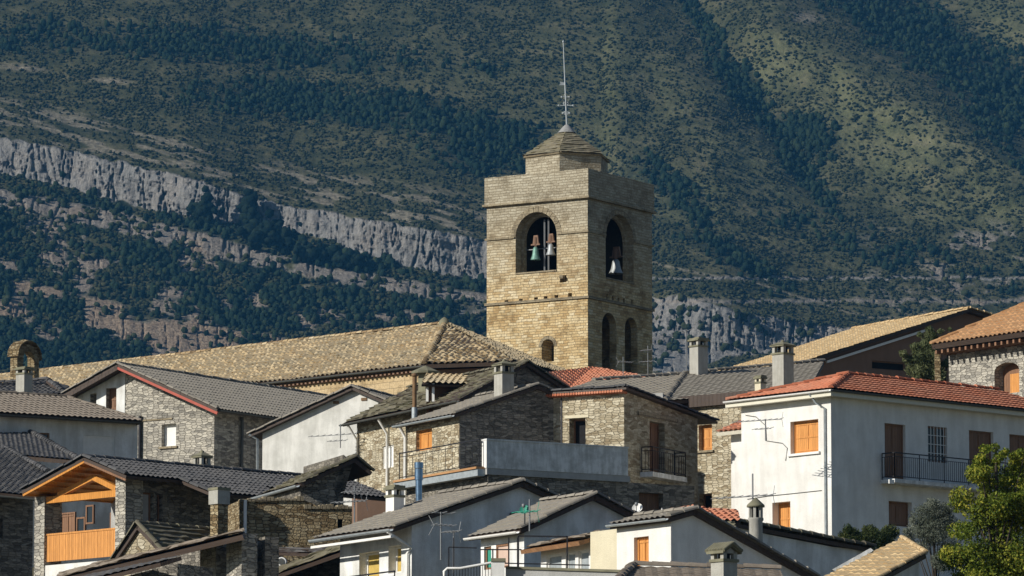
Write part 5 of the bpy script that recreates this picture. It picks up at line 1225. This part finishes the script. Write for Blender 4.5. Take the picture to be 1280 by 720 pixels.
# low dark roof with air unit in front of the rubble wall
h = House('lean_to', 'dark mossy lean-to roof below the rough brown rubble wall', 430, 153, 66, 'lean-to')
def build_LT():
    fr = h.fr
    h.roof = make_roof(h, [[W3(318, 728, 157), W3(432, 688, 154.5), W3(428, 680, 157), W3(330, 716, 159)]], 'slab', 'moss_tile', 'under', [], .12, 240)
    q = [W3(330, 722, 158.2), W3(426, 690, 156.2)]
    MB().prism([V_((q[0].x, q[0].y, h.loc.z-2)), V_((q[1].x, q[1].y, h.loc.z-2)), q[1]-up1(.12), q[0]-up1(.12)], (.8, 1.0, 0)).build('wall', 'dark_rubble', h)
    make_roof(h, [[W3(342, 690, 160), W3(424, 693, 158.5), W3(420, 684, 160.5), W3(344, 683.5, 161)]], 'slab', 'dark_tile', 'under', [], .1, 243, name='small_roof')
    t = Thing('air_unit', W3(353, 702, 159), 'round white fan unit fixed on the brown rubble wall', 'air conditioner')
    c = W3(353, 702, 159.2); m = MB(); m.tube([c+V_((0, .28, 0)), c+V_((-.03, -.02, 0))], .14, 16); m.build('housing', 'wh_paint', t); m = MB(); m.tube([c+V_((-.03, -.02, 0)), c+V_((-.031, -.04, 0))], .10, 16); m.build('fan_grille', 'zinc_dark', t)
build_LT()
# A: pale house with yellow blinds
h = House('house', 'pale house bottom centre with yellow blinds and shaded gable carrying an antenna', 515, 150, 58)
def build_A():
    fr = h.fr; W_ = -fr.F(425, 700)[0]
    h.opening('F', 449, 690, 474, 725, 'curtain', .35); h.opening('F', 485.5, 682, 501.5, 716, 'curtain', .35)
    side_house(h, [(492, 659), (654, 602), (712, 629)], W_, 'pale_plaster', 'grey_tile', 'flat', ohv=.2, seed=250, ohl=.35)
    g = h.g; gutter(h, fr.P(g['x0'], g['ye']-.08, g['ze']-.05), fr.P(g['x1'], g['ye']-.08, g['ze']-.05), .08, 'zinc')
    MB().bar(fr.P(g['x0'], g['ye']-.02, g['ze']-.26), fr.P(g['x1']-.05, g['ye']-.02, g['ze']-.26), .1, .07).build('fascia', 'wh_paint', h)
    pipe(h, [fr.P(-.0, g['ye']-.08, g['ze']-.12), fr.P(.1, -.08, g['ze']-.55), fr.P(-.12, -.08, g['ze']-.7), fr.P(-.12, -.08, h.loc.z)], .045, 'wh_paint')
    q = fr.F(470, 718, -.45); railing(h, fr.P(-W_*.75, -.5, q[2]-.98), fr.P(-.1, -.5, q[2]-.98), 1.0, .12, name='balcony_railing')
    q = fr.P(*fr.S(640, 644, .05)); m = MB(); m.tube([q, q+fr.X*.16], .09, 12); m.build('vent_outlet', 'iron', h)
    chimney(h, 494, 606, 652, 154.5, 23, 50, 'slab', 'wh_paint', body=.35, label='white chimney with twin openings')
    m = MB(); m.tube([fr.P(*fr.S(x, y, .03)) for x, y in ((551, 640), (551, 700))], .015, 5); m.build('wall_cable', 'zinc', h)
    h.finish()
build_A()
# B: white gable with annex
h = House('house', 'white gabled house bottom centre with small brown canopy and tall glazed panels', 655, 146, 58)
def build_B():
    fr = h.fr; W_ = -fr.F(601, 700)[0]
    h.opening('F', 605, 683, 614, 712, 'green_paint', .15, name='door', leaf='door_panel'); h.opening('F', 620, 680, 636, 710, 'pink', .1, name='window')
    side_house(h, [(650, 662), (744, 618), (806, 650)], W_, 'pale_plaster', 'grey_tile', 'flat', ohv=.2, seed=260, ohl=.3)
    g = h.g; gutter(h, fr.P(g['x0'], g['ye']-.08, g['ze']-.05), fr.P(g['x1'], g['ye']-.08, g['ze']-.05), .07, 'wh_paint')
    # annex
    f2 = Frame(741, 140.35, 62); w2 = -f2.F(676, 700)[0]; zc = f2.F(741, 670)[2]
    for x0, x1 in ((685, 701), (707, 718), (723, 737)):
        pass
    cut = MB(); todo = []
    for x0, x1 in ((683, 702), (707, 719), (723, 736)):
        u0 = f2.F(x0, 700)[0]; u1 = f2.F(x1, 700)[0]; a, b = f2.F((x0+x1)/2, 730)[2], f2.F((x0+x1)/2, 693-(x0-683)*.12)[2]; cut.box(f2, u0, u1, -.2, .15, a, b); todo.append((u0, u1, a, b))
    m = MB(); m.box(f2, -w2, 0, 0, 1.0, h.loc.z-2, zc+.05); m.build('annex_wall', 'wh_paint', h, cuts=cut)
    for u0, u1, a, b in todo:
        m = MB(); m.box(f2, u0+.003, u0+.05, .06, .13, a, b); m.box(f2, u1-.05, u1-.003, .06, .13, a, b); m.box(f2, u0+.05, u1-.05, .06, .13, b-.06, b-.003); o = m.build('window', 'wh_paint', h)
        m = MB(); m.box(f2, u0+.05, u1-.05, .09, .12, a, b-.06); m.build('pane', 'zinc', (h, o))
    P_ = f2.P; zz = f2.F(741, 672)[2]
    make_roof(h, [[P_(-w2-.25, -.5, zz-.12), P_(.1, -.5, zz-.12), P_(.1, .35, zz+.14), P_(-w2-.25, .35, zz+.14)]], 'slab', 'brown_tile', 'mid_wood', [], .12, 266, name='canopy')
    h.finish()
build_B()
# C: white house with orange shutter and long blue shaded gable
h = House('house', 'white house with orange shuttered window and long bluish gable at the bottom', 838, 137, 55)
def build_C():
    fr = h.fr; W_ = -fr.F(771, 690)[0]
    h.opening('F', 792.5, 671, 811, 707, 'shutter', .2)
    side_house(h, [(836, 646.5), (870, 637), (1022, 722)], W_, 'white', 'grey_tile', 'wave', ohv=.15, seed=270, ohl=.1)
    g = h.g; 
    gutter(h, fr.P(g['x0'], g['ye']-.07, g['ze']-.03), fr.P(g['x1'], g['ye']-.07, g['ze']-.03), .06, 'zinc')
    f2 = Frame(771, 139.15, 56)
    u = -f2.F(738, 690)[0]; zt = f2.F(755, 663)[2]; MB().box(f2, -u, 0, 0, 1.2, h.loc.z-2, zt).build('side_wing', 'cream', h)
    # small roofs behind the gable
    make_roof(h, [[W3(873, 652, 147.5), W3(925, 653, 148.5), W3(922, 641, 152), W3(876, 637.5, 151)]], 'barrel', 'red_tile', 'under', [], .1, 275, name='red_roof')
    make_roof(h, [[W3(874, 663, 146), W3(920, 662, 147), W3(916, 650.5, 149.4), W3(873, 650, 148.6)]], 'barrel', 'moss_tile', 'under', [], .1, 277, name='small_grey_roof')
    make_roof(h, [[W3(824, 648.5, 147), W3(868, 640, 145.5), W3(868, 634, 148), W3(826, 640, 149)]], 'barrel', 'red_tile', 'under', [], .08, 279, name='red_roof')
    MB().lathe(W3(827.5, 646, 146), [(.11, 0), (.07, .1), (.035, .17), (.001, .26)], 8).build('finial', 'wh_paint', (h, h.roof))
    # round chimney with conical cap
    zb, z1, zt = W3(945, 690, 139.6).z, W3(945, 634, 139.6).z, W3(945, 621.5, 139.6).z; c = W3(945, 690, 139.6); r = 8.5/FPX*139.6; c.z = 0
    zn = W3(945, 647.5, 139.6).z; m = MB(); m.lathe(c, [(r, zb), (r, zn-.1), (r*1.15, zn-.06), (r*1.15, zn)], 16, 0); m.add([c+up1(zn)], [], 0)
    m.lathe(c, [(.001, zn-.004), (r*1.14, zn-.003)], 16, 0); m.lathe(c, [(r*.45, zn), (r*.45, z1+.05)], 10, 3)
    for i in range(6): t = i*math.pi/3+.3; p = c+V_((math.cos(t)*r*.85, math.sin(t)*r*.85, zn)); m.bar(p, p+up1(z1-zn+.03), .07, .07, up=(math.cos(t), math.sin(t), 0))
    m.lathe(c, [(.001, z1), (r*1.35, z1), (r*1.3, z1+.06), (r*.35, zt-.05), (.001, zt)], 16, 2); m.build('chimney', ['chim', 'concrete', 'stone_cap', 'black'], (h, h.roof), label='round chimney with conical stone cap')
    h.finish()
build_C()
# E: long low grey gable
h = House('house', 'low grey plastered house with tiled verge running down in front of the large white house', 1090, 160, 60)
def build_E():
    fr = Frame(905, 157, 50)
    top = [(905, 650), (960, 663), (1040, 678.5), (1090, 684)]
    pts = [fr.S(x, y) for x, y in top]; zb = h.loc.z-2
    MB().prism([fr.P(*p)-up1(.12) for p in pts]+[fr.P(0, pts[-1][1], zb), fr.P(0, pts[0][1], zb)], fr.X*(-3)).build('wall', 'pale_plaster', h)
    pl_ = []
    a, b = pts[0], pts[-1]; q = []
    P0, P1 = fr.P(.2, a[1], a[2]), fr.P(.2, b[1], b[2])
    P0, P1 = W3(903, 650.5, fr.P(*a).y-.2), W3(1092, 685.5, fr.P(*b).y-.2); mid = W3(1000, 671, (P0.y+P1.y)/2)
    h.roof = make_roof(h, [[P0, P1, P1+V_((-2.2, 2.4, .12)), P0+V_((-2.2, 2.4, .12))]], 'barrel', 'moss_tile', 'under', [(P0+up1(.05), P1+up1(.05))], .12, 280, cap=.13)
    q = W3(1076, 686, 157); MB().prism([W3(1040, 712, 156), W3(1088, 685, 156), W3(1092, 688, 156), W3(1048, 716, 156)][0:4], (0, .3, 0)).build('verge_board', 'concrete', h)
build_E()
# F: tan roof lower right
h = House('house', 'house at the bottom right with pale tan tiled roof below the trees', 1085, 133, 60)
def build_F():
    fr = h.fr
    a, b, c, d = quad((1022, 727, 131.5), (1092, 727, 130), (1157, 692, 132.5), (1127, 673.5, 135.5))
    h.roof = make_roof(h, [[a, b, c, d]], 'tan', 'tan_tile', 'under', [(b+up1(.05), c+up1(.05)), (c+up1(.04), d+up1(.04))], .12, 290, cap=.07)
    zb = h.loc.z-1; k = [b+V_((-.25, .3, -.2)), c+V_((-.15, .1, -.2)), d+V_((0, -.1, -.3)), a+V_((.2, .2, -.2))]
    MB().add([V_((p.x, p.y, zb)) for p in k]+k, [(0, 1, 5, 4), (1, 2, 6, 5), (2, 3, 7, 6), (3, 0, 4, 7), (4, 5, 6, 7), (3, 2, 1, 0)]).build('wall', 'pale_plaster', h)
build_F()
# D: bottom roof with tiled chimney
h = House('house', 'low roof with brown tiles and a tile capped chimney along the bottom edge', 800, 127, 20)
def build_D():
    a, b, c, d = W3(770, 729, 126), W3(985, 735, 126), W3(975, 713, 129.5), W3(792, 708, 129.5)
    h.roof = make_roof(h, [[a, b, c, d]], 'flat', 'brown_tile', 'under', [(d+up1(.04), c+up1(.04)), (a+up1(.04), d+up1(.04))], .12, 300)
    MB().prism([V_((p.x, p.y+.4, h.loc.z-1)) for p in (a, b, c, d)], (0, 0, a.z-h.loc.z+.85)).build('wall', 'grey_plaster', h)
    chimney(h, 904, 680, 735, 126, 33, 50, 'gable', 'chim', body=.42, label='square chimney with little tiled gable cap')
build_D()
h = House('terrace_wall', 'low mossy topped parapet with white post at the bottom centre', 633, 130, 20, 'terrace wall')
def build_PW():
    a, b = W3(632, 711, 130), W3(795, 716, 129); zb = h.loc.z-1
    MB().prism([V_((a.x, a.y, zb)), V_((b.x, b.y, zb)), b, a], (0, .25, 0)).build('wall', 'grey_plaster', h)
    MB().prism([a+V_((0, -.05, 0)), b+V_((0, -.05, 0)), b+V_((0, .3, 0)), a+V_((0, .3, 0))], (0, 0, .06)).build('coping', 'stone_cap', h)
    p = W3(623, 702, 129.6); m = MB(); m.prism([p+V_((-.15, 0, 0)), p+V_((.15, 0, 0)), p+V_((.15, .3, 0)), p+V_((-.15, .3, 0))], (0, 0, -4)); m.build('post', 'wh_paint', h)
    MB().prism([p+V_((-.18, -.03, .003)), p+V_((.18, -.03, .003)), p+V_((.18, .33, .003)), p+V_((-.18, .33, .003))], (0, 0, .08)).build('post_cap', 'stone_cap', h)
build_PW()
def build_terrace_frame():
    p = W3(648, 720, 133); t = Thing('terrace_frame', p, 'thin dark iron frame standing over the terrace between the white gabled houses', 'terrace_frame')  # bare iron frame on the terrace, posts and bars only
    c = lambda x, y, D=133: W3(x, y, D); m = MB()
    for x in (648, 709): m.bar(c(x, 735), c(x, 670), .04)
    m.bar(c(648, 670), c(709, 671), .04); m.bar(c(631, 704), c(737, 706.5), .03); m.build('frame', 'iron', t)
    m = MB()
    for a in ((616, 686), (636, 672), (647, 672)): m.bar(c(a[0], 735), c(a[0], a[1]), .035)
    m.bar(c(600, 687), c(652, 687), .03); m.build('posts', 'iron', t)
    p = W3(560, 720, 136); t = Thing('terrace_railing', p, 'pale pipe handrail with thin bars in front of the shaded gable, bottom centre', 'railing'); c = lambda x, y: W3(x, y, 136)
    MB().tube([c(555, 735), c(555, 714), c(559, 710.5), c(575, 710.5), c(614, 703.5)], .035, 8).build('handrail', 'wh_paint', t)
    m = MB()
    for i in range(16): x = 560+i*3.6; m.bar(c(x, 735), c(x, 711.5-(max(0, x-575))*.18), .016)
    m.build('bars', 'iron', t)
    p = W3(560, 700, 139); t = Thing('stair_rail', p, 'thin dark rail post by the gable foot, bottom centre', 'railing'); c = lambda x, y: W3(x, y, 139); m = MB()
    m.bar(c(561, 735), c(561, 684), .035); m.bar(c(567, 735), c(567, 672), .03); m.bar(c(561, 684), c(596, 685), .03); m.build('rail', 'iron', t)
build_terrace_frame()

# ---------------------------------------------------------------- antennas and dishes
antenna('roof aerial with many rods on the white house wall, beside the orange shutter', 957, 551, 524, 192.5, ((.95, 1.7, 9), (.55, .6, 4)), dirx=-1)
antenna('yagi aerial standing beside the round chimney, left of it', 941, 630, 592, 146, ((.25, 1.6, 8),), dirx=-1)
antenna('long television aerial in front of the old white plaster gable', 425.5, 560, 530, 214, ((.55, 1.9, 8), (.3, .7, 4)), dirx=-1)
antenna('aerial with pointed rods against the rough brown rubble wall', 443, 660, 607, 160, ((.62, 1.0, 8), (.85, .5, 5)), dirx=-1)
antenna('slender aerial on the shaded gable above the yellow blinds', 551, 700, 640, 148, ((.72, .55, 5), (.98, .5, 3)), dirx=1)
antenna('aerial on the low dark post at the foot of the shaded gable', 567, 716, 664, 139.4, ((.98, .4, 5),), dirx=-1)
antenna('green panel aerial on a pole in front of the shaded gable', 662, 664, 624, 143.5, ((.6, .6, 5),), dirx=-1, col='green_paint')
antenna('thin aerial by the bell tower foot on the small red roof', 779, 468, 446, 281, ((.7, .7, 6),), dirx=1)
antenna('taller grid aerial to the right of the bell tower foot', 810, 472, 432, 281, ((.85, .5, 8), (.5, .6, 4)), dirx=-1)
antenna('faint tall mast on the grey roof left of the slotted chimney', 858, 468, 412, 219, ((.97, .3, 3),), dirx=-1)
def dish(label, px, py, D, r, mat='wh_paint'):
    c = W3(px, py, D); t = Thing('satellite_dish', c, label, 'satellite dish', 'satellite dishes on the houses'); prof = [(.001, 0)]+[(r*k/6, .35*r*(k/6)**2) for k in range(1, 7)]
    m = MB(); m.lathe((0, 0, 0), prof, 18); rot = V_((-.25, -.85, .45)).normalized().to_track_quat('Z', 'Y'); m.v = [tuple(c+rot @ V_(v)) for v in m.v]; m.build('reflector', mat, t)
    m = MB(); m.bar(c+rot @ V_((0, -r, .3*r)), c+rot @ V_((0, 0, r)), .02); m.lathe(c+rot @ V_((0, 0, r*.95)), [(.001, 0), (.05, .02), (.05, .1), (.001, .12)], 8); m.build('receiver_arm', 'alu', t); MB().bar(c+V_((0, .02, 0)), c+V_((0, .25, -.35)), .04).build('bracket', 'alu', t)
dish('green painted satellite dish in front of the shaded centre gable', 656, 638, 144.5, .14, 'green_paint')
dish('small white satellite dish by the dark doorway behind the bottom gable', 797, 636, 155, .16)

# ---------------------------------------------------------------- trees
def leaves(mb_pts, n, size, cols, name, th, spread=1.0, seed=1, flat=.5):
    rg = np.random.default_rng(seed); C = np.array([p[:3] for p in mb_pts]); r = np.array([p[3] for p in mb_pts]); w_ = r**2; w_ = w_/w_.sum()
    k = rg.choice(len(C), n, p=w_); d = rg.normal(0, 1, (n, 3)); d /= np.linalg.norm(d, axis=1)[:, None]; rad = rg.uniform(.25, 1, n)**.5
    P = C[k]+d*(r[k]*rad)[:, None]*[1, 1, .85]
    # leaf quads in random directions, in small tufts
    a = rg.normal(0, 1, (n, 3)); a /= np.linalg.norm(a, axis=1)[:, None]; b = np.cross(a, d+rg.normal(0, .5, (n, 3))); b /= np.linalg.norm(b, axis=1)[:, None]
    s = size*rg.uniform(.5, 1.4, n)[:, None]; a = a*s; b = b*s*flat
    v = np.stack([P-a, P-b*.9, P+a, P+b*.9], 1).reshape(-1, 3) - np.array(th.loc)
    me = bpy.data.meshes.new(name); me.from_pydata(v.tolist(), [], np.arange(4*n).reshape(-1, 4).tolist())
    at = me.attributes.new('tone', 'FLOAT', 'POINT'); at.data.foreach_set('value', np.repeat(np.clip(rg.uniform(0, 1, n)*.6+_h(k, k*0, seed)*.5, 0, 1), 4).astype(np.float32))
    t = NT(name+'_leaf_'+str(seed), .7, .2); t.col(t.ramp(t.n('Attribute', attribute_name='tone').outputs['Fac'], ramp3(cols)))
    t.b.inputs['Transmission Weight'].default_value = 0; tr = t.n('BsdfTranslucent', {'Color': (*cols[1], 1)}); mx = t.n('MixShader', {0: .3, 1: t.b.outputs[0], 2: tr.outputs[0]}); t.t.links.new(mx.outputs[0], t.t.nodes['Material Output'].inputs[0])
    me.materials.append(t.m); o = bpy.data.objects.new(name, me); COL.objects.link(o); o.parent = th.o
def tree(name, label, cat, px, pb, D, blobs, n, size, cols, seed=1, trunk=.16, flat=.5, group=None):
    """blobs = (px, py, radius in px, depth offset in m)"""
    b = W3(px, pb, D); b.z = min(b.z, ground_z(D)); t = Thing(name, b, label, cat, group); rg = random.Random(seed)
    C = []
    for (x, y, r, dy) in blobs:
        for _ in range(3): q = W3(x+rg.uniform(-.3, .3)*r, y+rg.uniform(-.3, .3)*r, D+dy+rg.uniform(-.4, .4)); C.append((q.x, q.y, q.z, r*D/FPX*rg.uniform(.75, 1.1)))
    top = max(C, key=lambda c: c[2]); m = MB(); mid = V_((b.x, b.y, b.z)).lerp(V_(top[:3]), .45); mid.x += .1
    m.tube([b, b.lerp(mid, .5)+V_((.06, 0, 0)), mid, V_(top[:3])], [trunk, trunk*.8, trunk*.6, trunk*.15], 8)
    for c in C[::5]: p = V_(c[:3]); s = b.lerp(mid, rg.uniform(.6, 1)); m.tube([s, s.lerp(p, .55)+V_((0, 0, .15)), p], [trunk*.25, trunk*.15, trunk*.04], 5)
    m.build('trunk', 'bark', t); leaves(C, n, size, cols, 'crown', t, seed=seed, flat=flat)
rt = random.Random(9)
bl = [(1222, 590, 18, 0), (1205, 625, 20, 0), (1245, 612, 24, .5), (1232, 648, 28, 0), (1203, 662, 18, -.3), (1198, 700, 22, 0), (1232, 695, 30, 0), (1262, 660, 26, .3), (1268, 700, 30, 0), (1262, 590, 17, 1), (1280, 570, 17, 1), (1210, 740, 34, 0), (1250, 745, 34, 0), (1232, 560, 7, 0), (1226, 574, 10, 0), (1290, 620, 32, 0), (1183, 690, 10, 0), (1184, 645, 7, 0), (1290, 700, 32, 0), (1275, 640, 24, -.3), (1250, 632, 20, -.5), (1215, 725, 22, -.4)]
bl += [(rt.uniform(1180, 1290), rt.uniform(555, 735), rt.uniform(4, 9), rt.uniform(-1, 1)) for _ in range(46)]
bl = [q for q in bl if q[0] > 1228-(q[1]-555)*.42]
tree('leafy_tree', 'bright yellow green leafy tree in the bottom right corner', 'tree', 1240, 760, 134, bl, 42000, .047, [(.035, .06, .008), (.10, .145, .016), (.22, .25, .03), (.42, .38, .05)], 11)
tree('olive_tree', 'silvery grey olive tree behind the tan roof, left of the bright tree', 'tree', 1165, 740, 137.5,
     [(1160, 645, 17, 0), (1176, 638, 14, .3), (1148, 660, 14, 0), (1168, 670, 20, 0), (1150, 684, 12, .2), (1185, 652, 15, .3), (1137, 672, 8, .3), (1188, 685, 18, .2), (1165, 630, 8, 0), (1190, 632, 10, 0), (1140, 650, 5, 0), (1132, 664, 5, 0), (1175, 700, 16, 0), (1152, 636, 5, 0)],
     22000, .036, [(.06, .075, .055), (.14, .16, .12), (.27, .29, .24)], 12, .08, .25)
tree('conifer_tree', 'ragged dark green conifer behind the red roof, beside the orange roofed house', 'tree', 1158, 500, 240,
     [(1162, 412, 5, 0), (1165, 420, 8, 0), (1158, 430, 11, 0), (1150, 445, 12, 0), (1166, 445, 13, 0), (1160, 460, 15, 0), (1150, 464, 12, 0), (1172, 430, 8, .5), (1130, 443, 5, 0), (1137, 450, 7, 0), (1180, 424, 5, 0), (1182, 455, 7, .3), (1187, 412, 3, .4), (1142, 462, 9, .2), (1170, 470, 14, 0), (1126, 440, 3, 0), (1150, 418, 4, 0), (1175, 414, 4, 0), (1190, 436, 4, 0), (1144, 434, 6, 0)],
     16000, .075, [(.04, .055, .025), (.10, .12, .05), (.20, .21, .10)], 13, .13, .3)
for i, (lab, cx) in enumerate((('dark green shrub against the shaded wall, furthest left', 1062), ('green shrub under the dark window of the white house, between two others', 1084), ('olive green shrub by the white house, next to the silvery olive tree', 1108))):
    D = 180+i*1.5
    tree('shrub', lab, 'shrub', cx, 690, D, [(cx-6, 672, 9, 0), (cx+6, 668-i, 10, 0), (cx, 662, 7, 0), (cx, 680, 13, 0)], 2200, .07, [(.015, .03, .01), (.04, .06, .018), (.09, .10, .03)], 20+i, .05, .3, group='green shrubs along the white house')
